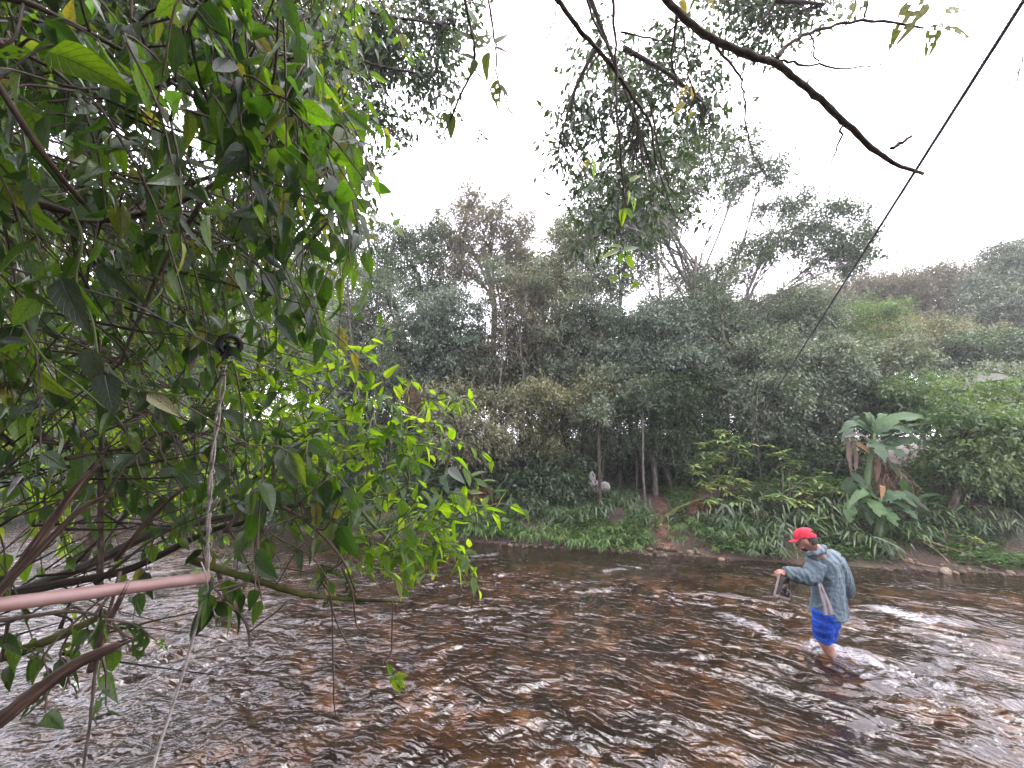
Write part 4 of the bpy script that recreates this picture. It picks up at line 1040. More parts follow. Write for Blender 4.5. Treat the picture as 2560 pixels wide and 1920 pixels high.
# large pale lump at the forest edge
mb = MB()
base = at_y(1496, 1226, 12.2)
for (px, py, rx, rz, ry) in [(1490, 1216, .30, .22, .3), (1481, 1196, .13, .26, .16), (1511, 1214, .22, .16, .25)]:
    me = stone_mesh('tmp', int(px), 1, 1.0)
    V = np.zeros(len(me.vertices) * 3); me.vertices.foreach_get('co', V)
    Fc = np.array([list(p.vertices) for p in me.polygons])
    mb.add(V.reshape(-1, 3) * [rx, ry, rz] + at_y(px, py, 12.2) - base, Fc, .5)
    bpy.data.meshes.remove(me)
o = link('pale_boulder', mb.mesh('pale_boulder', stone_mat('pale_boulder_rock', [(.3, (.14, .125, .12)), (.55, (.26, .235, .235)), (.75, (.33, .3, .3))]), smooth=False))
o.location = [float(c) for c in base]
tag(o, 'large pale greyish boulder behind the thin dark trunk at the forest edge', 'boulder')
# fallen leaves in the river
for lab, px, py, sz in [('yellow brown leaf under the water below the held shoes', 1962, 1508, .09), ('brown leaf in the water left of the bare leg', 1996, 1648, .07)]:
    V, q, UV = leaf_grid(5, .35, .8, .1, .1, (-1, 0, 1))
    o = link('fallen_leaf', MB().add(V, q, .5, UV).mesh('fallen_leaf', M['dead_orange']))
    p = on_z(px, py, .03)
    o.location = [float(c) for c in p]; o.scale = (sz * 1.15,) * 3; o.rotation_euler = (.1, .1, -1.3)
    tag(o, lab, 'leaf')
# ================================================================ the near bank: overhanging growth, pole, pulley and cables
def proj(P):
    q = np.asarray(P) - CAMP
    d = q[..., 1] * CT + q[..., 2] * ST
    up = -q[..., 1] * ST + q[..., 2] * CT
    d = np.where(np.abs(d) < 1e-6, 1e-6, d)
    return 1280 + F * q[..., 0] / d, 960 - F * up / d, d

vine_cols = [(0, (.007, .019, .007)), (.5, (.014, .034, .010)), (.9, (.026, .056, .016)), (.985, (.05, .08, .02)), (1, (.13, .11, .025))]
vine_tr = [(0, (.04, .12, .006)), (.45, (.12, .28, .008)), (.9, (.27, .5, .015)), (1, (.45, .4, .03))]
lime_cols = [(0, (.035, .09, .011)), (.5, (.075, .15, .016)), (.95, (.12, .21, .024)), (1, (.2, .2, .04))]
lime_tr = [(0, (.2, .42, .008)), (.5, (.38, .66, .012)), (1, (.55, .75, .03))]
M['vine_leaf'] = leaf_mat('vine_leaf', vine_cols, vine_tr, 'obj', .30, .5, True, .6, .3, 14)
M['vine_mass'] = leaf_mat('vine_leaf_mass', vine_cols, vine_tr, 'attr', .32, .5, False, .6, .3, 14)
M['lime_leaf'] = leaf_mat('lime_leaf', lime_cols, lime_tr, 'obj', .32, .6, True, .5, .2, 14)
M['lime_mass'] = leaf_mat('lime_leaf_mass', lime_cols, lime_tr, 'attr', .34, .6, False, .5, .2, 14)
M['yellow_leaf'] = leaf_mat('yellowing_leaf', [(0, (.16, .16, .03)), (.5, (.25, .2, .03)), (1, (.3, .19, .04))], [(0, (.3, .34, .02)), (.5, (.45, .38, .03)), (1, (.5, .32, .04))], 'obj', .45, .5, True, .4, .5, 20)
M['olive_leaf'] = leaf_mat('olive_backlit_leaf', [(0, (.04, .065, .018)), (.5, (.06, .09, .022)), (1, (.1, .11, .03))], [(0, (.09, .14, .02)), (.5, (.15, .2, .03)), (1, (.24, .24, .04))], 'obj', .45, .45, True, .4, .5, 20)
M['twig'] = solid_mat('dark_twig', [(.3, (.04, .028, .022)), (.55, (.11, .08, .062)), (.75, (.22, .18, .14))], 1.0, .8, .3, bump=.5, bscale=3, bdist=.004, stretch=(6, 22, 1), coord='UV')
M['green_stem'] = solid_mat('green_stem', [(.3, (.06, .09, .02)), (.7, (.12, .15, .04))], 12, .6, .4, bump=0)
M['broken_wood'] = solid_mat('broken_wood_bark', [(.32, (.012, .008, .006)), (.48, (.04, .024, .016)), (.6, (.11, .066, .042)), (.7, (.26, .175, .11))], 1.0, .8, .3, bump=.8, bscale=2, stretch=(7, 7, 1), bdist=.006, coord='UV')

LV = []                                     # near leaf shapes: mesh data shared by all leaves of a kind
for sd, (wm, tp, fold, curl, bs_) in enumerate([(.22, 1.0, .25, .25, .5), (.19, 1.15, .35, .4, .55), (.25, .95, .15, .15, .45), (.2, 1.05, .5, .3, .5)]):
    LV.append(leaf_grid(6, wm, tp, fold, curl, base=bs_, wave=.012 * (sd % 2)))
LH = [leaf_grid(9, .23, .95, .2, .2, base=.5, cols=(-1, -.7, -.35, 0, .35, .7, 1), holes=h, seed=60 + h) for h in (7, 12, 18)]
def leaf_meshes(mat, holed=False):
    out = []
    for V, q, UV in (LV + (LH if holed else [])):
        out.append(MB().add(V, q, .5, UV).mesh('leaf', M[mat]))
    return out
LM = {k: leaf_meshes(k, True) for k in ('vine_leaf', 'lime_leaf', 'yellow_leaf', 'olive_leaf')}
SIMPLE_T, SIMPLE_F, SIMPLE_UV = leaf_grid(4, .21, 1.0, .25, .3, (-1, 0, 1), base=.5)

def put_leaf(root, base, p, a, n, s, me, wide=1.0):
    a = nrm(a); n = nrm(n - a * np.dot(a, n)); b = np.cross(a, n)
    o = bpy.data.objects.new('leaf', me)
    COL.objects.link(o)
    o.parent = root
    q = p - base
    o.matrix_local = Matrix(((b[0] * s * wide, a[0] * s, n[0] * s, q[0]), (b[1] * s * wide, a[1] * s, n[1] * s, q[1]), (b[2] * s * wide, a[2] * s, n[2] * s, q[2]), (0, 0, 0, 1)))
    return o

def finish_leaves(root, base, P, A, Nn, S, kind, mass, limit=295, holed=.12):
    x, y, d = proj(P)
    vis = (x > -60) & (x < 2620) & (y > -60) & (y < 1980) & (d > .1)
    order = np.argsort(-(S / np.maximum(d, .1)) * vis)
    n = min(limit, int(vis.sum()))
    ms = LM[kind]
    for i in order[:n]:
        me = ms[4 + rng.integers(3)] if rng.random() < holed else ms[rng.integers(4)]
        put_leaf(root, base, P[i], A[i], Nn[i], S[i], me, rng.uniform(.8, 1.2))
    rest = order[n:]
    if len(rest):
        V, Fs, k = instance(SIMPLE_T, SIMPLE_F, P[rest], A[rest], Nn[rest], S[rest])
        link('foliage', MB().add(V, Fs, np.repeat(rng.random(len(rest)), k), np.tile(SIMPLE_UV, (len(rest), 1))).mesh('foliage', M[mass], base), root, kind='stuff')

def in_poly(x, y, poly):
    ins = False
    j = len(poly) - 1
    for i in range(len(poly)):
        xi, yi = poly[i]; xj, yj = poly[j]
        if (yi > y) != (yj > y) and x < (xj - xi) * (y - yi) / (yj - yi) + xi:
            ins = not ins
        j = i
    return ins

def leafy_plant(name, label, cat, stems, poly, n, dr, size, per, kind, mass, dirfn, stem_mat='twig', gap=None, upn=.5, droop=.6, tl=(.2, .45), limit=295, holed=.12, stalk=.0032):
    """stems: list of (points (px, py, depth), radius list). leaves grow on thin shoots that fill POLY"""
    S3 = [(smooth_path([pt(*p) for p in pts], 7), rad) for pts, rad in stems]
    base = S3[0][0][0]
    root = thing(name, label, cat, base)
    for c, rad in S3:
        mb = MB(); add_tube(mb, c, rad, 7, rough=.07)
        link('stem', mb.mesh('stem', M[stem_mat], base), root)
    allp = np.concatenate([c for c, _ in S3])
    xs_ = [p[0] for p in poly]; ys_ = [p[1] for p in poly]
    tw = MB()
    LP, LA, LN, LS = [], [], [], []
    k = 0
    while k < n:
        px, py = rng.uniform(min(xs_), max(xs_)), rng.uniform(min(ys_), max(ys_))
        if not in_poly(px, py, poly):
            continue
        if gap is not None and any(((px - g[0]) / g[2]) ** 2 + ((py - g[1]) / g[3]) ** 2 < 1 and rng.random() < g[4] for g in gap):
            continue
        k += 1
        s0 = pt(px, py, rng.uniform(*dr))
        D = nrm(dirfn(px, py) + rng.standard_normal(3) * .35)
        L = rng.uniform(*tl)
        s1 = s0 + D * L * .55
        s2 = s0 + D * L + np.array([0, 0, -.25 * L])
        near = allp[np.argmin(np.linalg.norm(allp - s0, axis=1) + .25 * rng.random(len(allp)))]
        md = (near + s0) / 2 + rng.standard_normal(3) * .05
        c = smooth_path([near, md, s0, s1, s2], 4)
        add_tube(tw, c, [stalk * 1.6, stalk * 1.1, stalk * .7], 4, cap=False)
        tt = np.linspace(.42, 1, per) * (len(c) - 1)
        i0 = np.minimum(tt.astype(int), len(c) - 2)
        Q = c[i0] + (c[i0 + 1] - c[i0]) * (tt - i0)[:, None]
        side = nrm(np.cross(D, rng.standard_normal(3)))
        sg = np.where(np.arange(per) % 2, 1., -1.)[:, None]
        A = D[None] * .55 + side[None] * sg * .7 + rng.standard_normal((per, 3)) * .35 + [0, 0, -droop]
        LP.append(Q); LA.append(A)
        LN.append(rng.standard_normal((per, 3)) * .55 + [0, -.1, upn])
        LS.append(rng.uniform(size[0], size[1], per) * np.where(np.arange(per) == per - 1, .75, 1))
    link('shoots', tw.mesh('shoots', M[stem_mat], base), root, kind='stuff')
    finish_leaves(root, base, np.concatenate(LP), np.concatenate(LA), np.concatenate(LN), np.concatenate(LS), kind, mass, limit, holed)
    return root

down = lambda px, py: np.array([.35, .1, -.75])
GAP = [(330, 330, 260, 190, .55), (250, 590, 120, 60, .4), (640, 330, 120, 150, .35)]
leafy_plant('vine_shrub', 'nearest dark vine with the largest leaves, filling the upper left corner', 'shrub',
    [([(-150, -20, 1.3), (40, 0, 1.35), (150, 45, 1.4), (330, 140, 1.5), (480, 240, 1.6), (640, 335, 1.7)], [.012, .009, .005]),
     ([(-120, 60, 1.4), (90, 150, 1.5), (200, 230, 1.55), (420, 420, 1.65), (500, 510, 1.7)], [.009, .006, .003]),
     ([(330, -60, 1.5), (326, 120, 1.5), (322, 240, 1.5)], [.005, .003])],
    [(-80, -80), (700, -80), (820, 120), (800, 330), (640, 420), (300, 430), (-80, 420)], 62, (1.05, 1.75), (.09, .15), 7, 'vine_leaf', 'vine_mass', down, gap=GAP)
leafy_plant('vine_shrub', 'vine with long drooping leaves forming the right edge of the left growth', 'shrub',
    [([(430, 515, 1.7), (520, 470, 1.75), (640, 400, 1.85), (720, 355, 2.0), (800, 330, 2.1)], [.011, .008, .005]),
     ([(560, -80, 1.9), (700, 120, 1.9), (790, 330, 1.9), (850, 560, 1.9)], [.006, .004, .002])],
    [(560, 60), (800, 40), (880, 300), (900, 640), (860, 760), (740, 720), (620, 560), (540, 300)], 46, (1.6, 2.3), (.12, .185), 5, 'vine_leaf', 'vine_mass', lambda a, b_: np.array([.3, .05, -.85]), droop=1.0, holed=.25)
leafy_plant('vine_shrub', 'vine behind the nearest one with middle sized leaves below the arching dark branch', 'shrub',
    [([(-120, 470, 1.5), (120, 515, 1.6), (225, 548, 1.65), (330, 540, 1.7), (430, 515, 1.75)], [.016, .014, .010]),
     ([(520, 480, 1.75), (470, 560, 1.72), (420, 640, 1.7), (350, 790, 1.65), (300, 910, 1.6)], [.010, .009, .006])],
    [(-80, 420), (560, 430), (720, 620), (760, 840), (560, 820), (420, 900), (-80, 860)], 80, (1.4, 2.6), (.085, .14), 6, 'vine_leaf', 'vine_mass', down, gap=[(220, 600, 140, 60, .5)], droop=.9)
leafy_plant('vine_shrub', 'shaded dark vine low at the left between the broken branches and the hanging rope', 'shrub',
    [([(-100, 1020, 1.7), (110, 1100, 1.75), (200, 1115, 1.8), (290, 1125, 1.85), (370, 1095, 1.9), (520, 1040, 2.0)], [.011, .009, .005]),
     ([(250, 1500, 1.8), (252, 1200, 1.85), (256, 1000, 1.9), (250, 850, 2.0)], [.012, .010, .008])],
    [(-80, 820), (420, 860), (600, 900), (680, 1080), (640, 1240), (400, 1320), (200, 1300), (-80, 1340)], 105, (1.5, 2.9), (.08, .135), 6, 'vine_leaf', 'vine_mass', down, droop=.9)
leafy_plant('leafy_tree', 'leafy tree behind the vines at the upper left with light breaking through', 'tree',
    [([(-200, 900, 3.4), (60, 560, 3.6), (330, 250, 3.9), (560, -60, 4.2)], [.05, .04, .03]),
     ([(330, 250, 3.9), (520, 160, 3.9), (700, 60, 4.0)], [.03, .02, .012]), ([(60, 560, 3.6), (300, 520, 3.7), (560, 430, 3.8), (720, 380, 3.9)], [.03, .02, .01])],
    [(-120, -120), (880, -120), (900, 200), (860, 560), (760, 700), (420, 760), (-120, 800)], 820, (2.6, 4.6), (.08, .125), 8, 'vine_leaf', 'vine_mass', down, gap=[(330, 340, 270, 190, .6), (640, 330, 130, 170, .45), (240, 590, 130, 60, .5)], tl=(.3, .7), stalk=.003)
leafy_plant('leafy_tree', 'yellow green backlit tree behind the shaded vine and the pulley', 'tree',
    [([(200, 1400, 3.6), (330, 1150, 3.7), (480, 900, 3.8), (600, 640, 4.0)], [.05, .04, .02]), ([(330, 1150, 3.7), (560, 1060, 3.7), (700, 960, 3.7)], [.025, .015, .008])],
    [(-80, 760), (480, 640), (760, 640), (780, 900), (700, 1100), (560, 1250), (-80, 1300)], 260, (3.0, 4.6), (.08, .12), 8, 'lime_leaf', 'lime_mass', lambda a, b_: np.array([.3, -.1, -.3]), tl=(.3, .7), droop=.5, stalk=.003)
rise = lambda px, py: np.array([.75, -.1, .12])
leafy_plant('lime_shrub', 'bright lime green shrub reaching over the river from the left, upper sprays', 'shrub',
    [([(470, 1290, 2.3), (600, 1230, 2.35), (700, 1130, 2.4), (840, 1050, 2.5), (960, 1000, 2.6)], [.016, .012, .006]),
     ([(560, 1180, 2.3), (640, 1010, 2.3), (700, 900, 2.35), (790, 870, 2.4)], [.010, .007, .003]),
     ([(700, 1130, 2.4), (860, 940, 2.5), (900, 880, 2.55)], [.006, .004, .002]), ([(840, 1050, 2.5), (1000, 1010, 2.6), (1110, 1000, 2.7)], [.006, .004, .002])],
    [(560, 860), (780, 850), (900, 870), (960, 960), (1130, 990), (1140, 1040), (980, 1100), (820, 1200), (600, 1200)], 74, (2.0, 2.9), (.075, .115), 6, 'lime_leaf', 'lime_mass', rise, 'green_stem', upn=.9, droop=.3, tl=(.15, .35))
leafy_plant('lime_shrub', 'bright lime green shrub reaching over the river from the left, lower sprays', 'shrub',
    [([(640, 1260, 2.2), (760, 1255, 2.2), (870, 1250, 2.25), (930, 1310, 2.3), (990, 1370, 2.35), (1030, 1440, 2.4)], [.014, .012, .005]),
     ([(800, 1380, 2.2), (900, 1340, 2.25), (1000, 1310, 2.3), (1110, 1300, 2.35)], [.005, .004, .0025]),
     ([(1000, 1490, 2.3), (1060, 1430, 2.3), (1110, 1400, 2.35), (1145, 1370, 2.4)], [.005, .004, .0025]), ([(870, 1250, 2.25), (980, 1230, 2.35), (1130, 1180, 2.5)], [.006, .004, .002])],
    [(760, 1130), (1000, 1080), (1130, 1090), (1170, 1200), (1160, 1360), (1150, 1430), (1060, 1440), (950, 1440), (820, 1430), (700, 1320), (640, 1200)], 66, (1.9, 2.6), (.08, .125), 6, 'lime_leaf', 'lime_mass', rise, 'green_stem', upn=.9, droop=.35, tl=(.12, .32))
leafy_plant('vine_shrub', 'darker glossy leaved spray hanging in front of the lime green shrub', 'shrub',
    [([(560, 1330, 1.7), (640, 1250, 1.75), (760, 1300, 1.8), (850, 1390, 1.85), (890, 1480, 1.9)], [.010, .007, .004])],
    [(640, 1040), (760, 1020), (880, 1130), (900, 1340), (870, 1470), (740, 1390), (620, 1260)], 20, (1.6, 2.0), (.08, .13), 5, 'vine_leaf', 'vine_mass', lambda a, b_: np.array([.6, .1, -.25]), droop=.7, holed=.3, tl=(.08, .22))
leafy_plant('vine_shrub', 'few dark leaves hanging below the pink pole over the lower left river', 'shrub',
    [([(-60, 1560, 1.25), (80, 1540, 1.3), (200, 1530, 1.35), (330, 1560, 1.4)], [.008, .006, .004])],
    [(0, 1540), (120, 1530), (330, 1560), (360, 1640), (300, 1720), (120, 1680), (0, 1620)], 8, (1.15, 1.5), (.065, .11), 5, 'vine_leaf', 'vine_mass', down, droop=1.0, holed=.3, tl=(.06, .16))
leafy_plant('vine_shrub', 'small dark spray hanging at the end of the pink pole', 'shrub',
    [([(520, 1455, 1.52), (545, 1480, 1.52), (560, 1500, 1.52)], [.004, .003])],
    [(500, 1440), (580, 1440), (590, 1500), (510, 1500)], 4, (1.45, 1.6), (.09, .12), 4, 'vine_leaf', 'vine_mass', down, droop=1.2, tl=(.05, .1))

bare = None
# ---- canopy overhead: small dark leaves against the sky
def overhead(label, limb, blobs, Y, size, lai, leaf='dark_green', name='overhanging_bough'):
    L = [smooth_path([pt(*p) for p in l], 6) for l in limb]
    base = L[0][0]
    root = thing(name, label, 'bough', base)
    tb = MB()
    for c in L:
        add_tube(tb, c, [.035, .022, .01], 7, rough=.05)
    allp = np.concatenate(L)
    B = [px_blob(*b[:4], Y + (b[4] if len(b) > 4 else 0)) for b in blobs]
    V, Fs, tone, tips = crown_leaves(B, size, lai, .9, FAR_T, clusters=16)
    for c, tp_ in tips:
        for q in tp_[:12]:
            s0 = allp[np.argmin(np.linalg.norm(allp - q, axis=1) + .3 * rng.random(len(allp)))]
            add_tube(tb, smooth_path([s0, (s0 + q) / 2 + rng.standard_normal(3) * .08, q], 4), [.007, .004, .002], 4, cap=False)
    link('branch', tb.mesh('branch', M['bark_dark'], base), root)
    link('foliage', MB().add(V, Fs, tone).mesh('foliage', M[leaf], base), root, kind='stuff')
overhead('dark small leaved bough crossing the top of the picture left of the bright sky', [[(560, -120, 4.8), (760, 60, 5.0), (900, 150, 5.2), (1080, 190, 5.4)], [(700, -120, 4.8), (900, 20, 5.0), (1100, 60, 5.2)], [(640, 100, 4.8), (760, 260, 5.0)]],
    [(740, 60, 110, 120), (880, 110, 110, 90), (1000, 60, 110, 80), (860, 250, 60, 60), (930, 290, 60, 40), (1060, 160, 60, 45), (690, 230, 80, 110), (760, 350, 60, 60), (1130, 40, 50, 40), (1050, 270, 30, 30)], 5.2, .1, 2.3)
overhead('sparse dark leaved bough hanging in the top middle over the bare twigs', [[(1420, -150, 4.6), (1500, 60, 4.9), (1560, 220, 5.2), (1600, 330, 5.4)], [(1560, 120, 5.0), (1680, 190, 5.2), (1760, 260, 5.4)], [(1500, 100, 5.0), (1440, 220, 5.2), (1400, 350, 5.4)]],
    [(1500, 140, 60, 40), (1540, 230, 80, 50), (1620, 190, 80, 50), (1710, 230, 70, 60), (1600, 300, 70, 40), (1440, 330, 45, 40), (1400, 385, 30, 20), (1470, 260, 40, 50), (1780, 300, 40, 50), (1540, 340, 60, 40), (1690, 130, 50, 30), (1510, 440, 60, 45), (1590, 450, 70, 50), (1680, 400, 60, 45), (1490, 530, 40, 45), (1560, 560, 50, 40), (1640, 530, 50, 40)], 5.3, .115, 1.25)
overhead('dark leaf cluster at the top edge right of the thick bare branch', [[(2010, -160, 4.6), (1940, 0, 4.8), (1900, 60, 4.9)], [(1940, 0, 4.8), (2060, 10, 4.9)]],
    [(1930, 30, 50, 45), (1960, 80, 40, 40), (1860, 30, 60, 35), (2060, 20, 25, 25), (1790, 20, 40, 25)], 4.9, .095, 2.0)

overhead('dense dark small leaved tree farther back behind the vines at the upper left', [[(-300, 900, 6.5), (60, 500, 6.5), (400, 200, 6.4), (700, -50, 6.2)], [(60, 500, 6.5), (400, 420, 6.5), (700, 380, 6.4)]],
    [(60, 60, 150, 130), (300, 30, 150, 120), (520, 80, 130, 120), (60, 500, 150, 120), (620, 250, 110, 110), (420, 520, 140, 110), (200, 700, 160, 110), (640, 520, 110, 100), (700, 100, 100, 100), (-80, 260, 130, 140), (420, 700, 150, 100)], 6.4, .11, 1.5)

# ---- thick bare branch across the upper right, with its twigs
def bare_branch(label, pts, rad, subs, leaves, mat='twig', name='bare_branch'):
    c = smooth_path([pt(*p) for p in pts], 7)
    base = c[0]
    root = thing(name, label, 'branch', base)
    mb = MB(); add_tube(mb, c + rng.standard_normal(c.shape) * rad[0] * .1, rad, 9, rough=.1)
    for _ in range(6 if rad[0] > .015 else 0):
        i_ = rng.integers(3, len(c) - 2); d_ = nrm(rng.standard_normal(3))
        add_tube(mb, np.array([c[i_], c[i_] + d_ * rad[0] * 1.4, c[i_] + d_ * rad[0] * 2.0]), [rad[0] * .35, rad[0] * .25, rad[0] * .1], 5)
    link('limb', mb.mesh('limb', M[mat], base), root)
    for sp, sr in subs:
        mb = MB()
        P = smooth_path([pt(*p) for p in sp], 5)
        P = P + rng.standard_normal(P.shape) * .004
        add_tube(mb, P, sr, 5, rough=.1)
        link('twig', mb.mesh('twig', M['twig'], base), root)
    for (x0, y0, x1, y1, d, kind, v) in leaves:
        a, b2 = pt(x0, y0, d), pt(x1, y1, d + rng.uniform(-.03, .03))
        put_leaf(root, base, a, b2 - a, np.array([rng.uniform(-.6, .6), -.8, rng.uniform(.2, .7)]), np.linalg.norm(b2 - a), LM[kind][v])
    return root
bare_branch('thick bare branch crossing the upper right sky, its broken tip meeting the cable', [(1600, -120, 1.75), (1668, 0, 1.78), (1760, 85, 1.8), (1880, 140, 1.82), (1940, 160, 1.84), (2000, 205, 1.86), (2090, 285, 1.88), (2180, 370, 1.9), (2240, 410, 1.92), (2308, 434, 1.94)], [.0165, .016, .0145, .0125, .007], [
    ([(1938, 148, 1.84), (1975, 108, 1.86), (2030, 82, 1.88), (2110, 58, 1.9), (2190, 50, 1.92), (2260, 60, 1.94), (2310, 70, 1.95)], [.010, .007, .004]),
    ([(1945, 152, 1.84), (2010, 160, 1.86), (2100, 170, 1.88), (2180, 166, 1.9), (2210, 158, 1.9)], [.006, .004, .002]),
    ([(2028, 85, 1.88), (2035, 125, 1.88), (2050, 165, 1.88)], [.004, .003]),
    ([(2102, 298, 1.88), (2102, 340, 1.9), (2080, 400, 1.92), (2055, 450, 1.94)], [.006, .004, .002]),
    ([(2228, 375, 1.9), (2255, 355, 1.9), (2276, 342, 1.9)], [.008, .006]),
    ([(2160, 50, 1.92), (2180, -40, 1.9)], [.004, .003]),
    ([(1690, 35, 1.8), (1680, 140, 1.9), (1690, 210, 2.0), (1700, 260, 2.0)], [.007, .005, .003]),
    ([(1785, 110, 1.82), (1840, 180, 1.9), (1862, 240, 1.95), (1870, 340, 2.0), (1890, 400, 2.05), (1920, 445, 2.1)], [.006, .004, .002])],
    [(2135, -20, 2128, 62, 1.9, 'olive_leaf', 4), (2308, -10, 2232, 105, 1.92, 'olive_leaf', 6), (2232, 95, 2225, 128, 1.92, 'olive_leaf', 5), (2335, 60, 2325, 143, 1.95, 'olive_leaf', 6), (2350, 80, 2362, 15, 1.95, 'olive_leaf', 6), (2365, 35, 2445, 8, 1.9, 'yellow_leaf', 4), (2358, 72, 2456, 88, 1.9, 'yellow_leaf', 4), (1700, 0, 1720, 30, 1.8, 'yellow_leaf', 0), (1760, -10, 1795, 20, 1.8, 'yellow_leaf', 4), (1755, 60, 1785, 80, 1.82, 'olive_leaf', 0)])
bare_branch('hanging bare branch with long thin twigs in the top middle, ending in yellow green leaves', [(1340, -70, 1.9), (1395, 0, 2.0), (1450, 75, 2.05), (1530, 165, 2.1), (1580, 240, 2.15), (1625, 310, 2.2), (1640, 400, 2.25), (1665, 480, 2.3), (1690, 540, 2.35), (1735, 590, 2.4)], [.014, .011, .008, .004, .002], [
    ([(1532, -60, 2.0), (1533, 60, 2.05), (1540, 190, 2.1), (1542, 290, 2.1), (1552, 400, 2.15), (1560, 500, 2.2), (1552, 560, 2.2), (1555, 610, 2.2), (1565, 640, 2.2)], [.008, .006, .003]),
    ([(1450, -50, 2.0), (1490, 55, 2.05), (1530, 140, 2.1), (1545, 190, 2.1)], [.007, .005]),
    ([(1620, 250, 2.15), (1640, 330, 2.2), (1660, 430, 2.25), (1690, 490, 2.3), (1760, 560, 2.4), (1820, 590, 2.5)], [.005, .004, .002]),
    ([(1580, 235, 2.15), (1600, 330, 2.2), (1612, 410, 2.2), (1650, 480, 2.25), (1672, 500, 2.3)], [.005, .003, .002]),
    ([(1550, 82, 2.05), (1640, 100, 2.1), (1700, 122, 2.15), (1770, 135, 2.2)], [.005, .004, .002]),
    ([(1700, 50, 2.0), (1640, 110, 2.05), (1560, 140, 2.1), (1480, 180, 2.1)], [.004, .003, .002]),
    ([(1500, 130, 2.1), (1450, 205, 2.15), (1415, 265, 2.2), (1380, 345, 2.25), (1362, 400, 2.3)], [.005, .003, .0015]),
    ([(1440, 65, 2.05), (1410, 115, 2.1), (1395, 160, 2.1), (1375, 215, 2.15)], [.004, .002]),
    ([(1395, 0, 2.0), (1380, 70, 2.05), (1360, 120, 2.1), (1365, 175, 2.1), (1372, 230, 2.1)], [.004, .002]),
    ([(1705, 60, 2.0), (1720, 150, 2.05), (1735, 240, 2.1), (1765, 320, 2.2), (1785, 420, 2.3)], [.006, .004, .002]),
    ([(1560, 640, 2.2), (1580, 690, 2.2), (1600, 705, 2.2)], [.003, .002]), ([(1552, 560, 2.2), (1530, 585, 2.2), (1512, 600, 2.2)], [.002, .001])],
    [(1575, 455, 1600, 430, 2.2, 'lime_leaf', 0), (1570, 475, 1580, 510, 2.2, 'lime_leaf', 1), (1580, 490, 1590, 525, 2.2, 'lime_leaf', 4), (1560, 520, 1552, 560, 2.2, 'lime_leaf', 0), (1565, 520, 1582, 545, 2.2, 'lime_leaf', 2),
     (1558, 620, 1505, 605, 2.1, 'lime_leaf', 0), (1550, 625, 1495, 642, 2.1, 'lime_leaf', 2), (1560, 628, 1602, 608, 2.1, 'lime_leaf', 0), (1562, 632, 1600, 640, 2.1, 'lime_leaf', 1), (1556, 632, 1548, 660, 2.1, 'lime_leaf', 3), (1565, 640, 1590, 675, 2.1, 'lime_leaf', 2),
     (1580, 690, 1545, 685, 2.1, 'lime_leaf', 4), (1545, 690, 1525, 706, 2.1, 'lime_leaf', 2), (1582, 700, 1602, 735, 2.1, 'lime_leaf', 5), (1600, 705, 1575, 720, 2.1, 'lime_leaf', 0), (1475, 400, 1450, 420, 2.1, 'yellow_leaf', 4), (1480, 400, 1492, 450, 2.1, 'lime_leaf', 5), (1490, 405, 1520, 420, 2.1, 'lime_leaf', 4),
     (1730, 215, 1735, 250, 2.1, 'yellow_leaf', 0), (1712, 255, 1685, 278, 2.1, 'yellow_leaf', 0), (1720, 215, 1700, 240, 2.1, 'yellow_leaf', 4), (1735, 270, 1718, 298, 2.1, 'yellow_leaf', 4), (1795, 452, 1815, 482, 2.2, 'lime_leaf', 2), (1600, 60, 1610, 85, 2.0, 'olive_leaf', 6), (1325, 80, 1355, 78, 2.0, 'olive_leaf', 4), (1500, 90, 1485, 92, 2.0, 'olive_leaf', 0)])
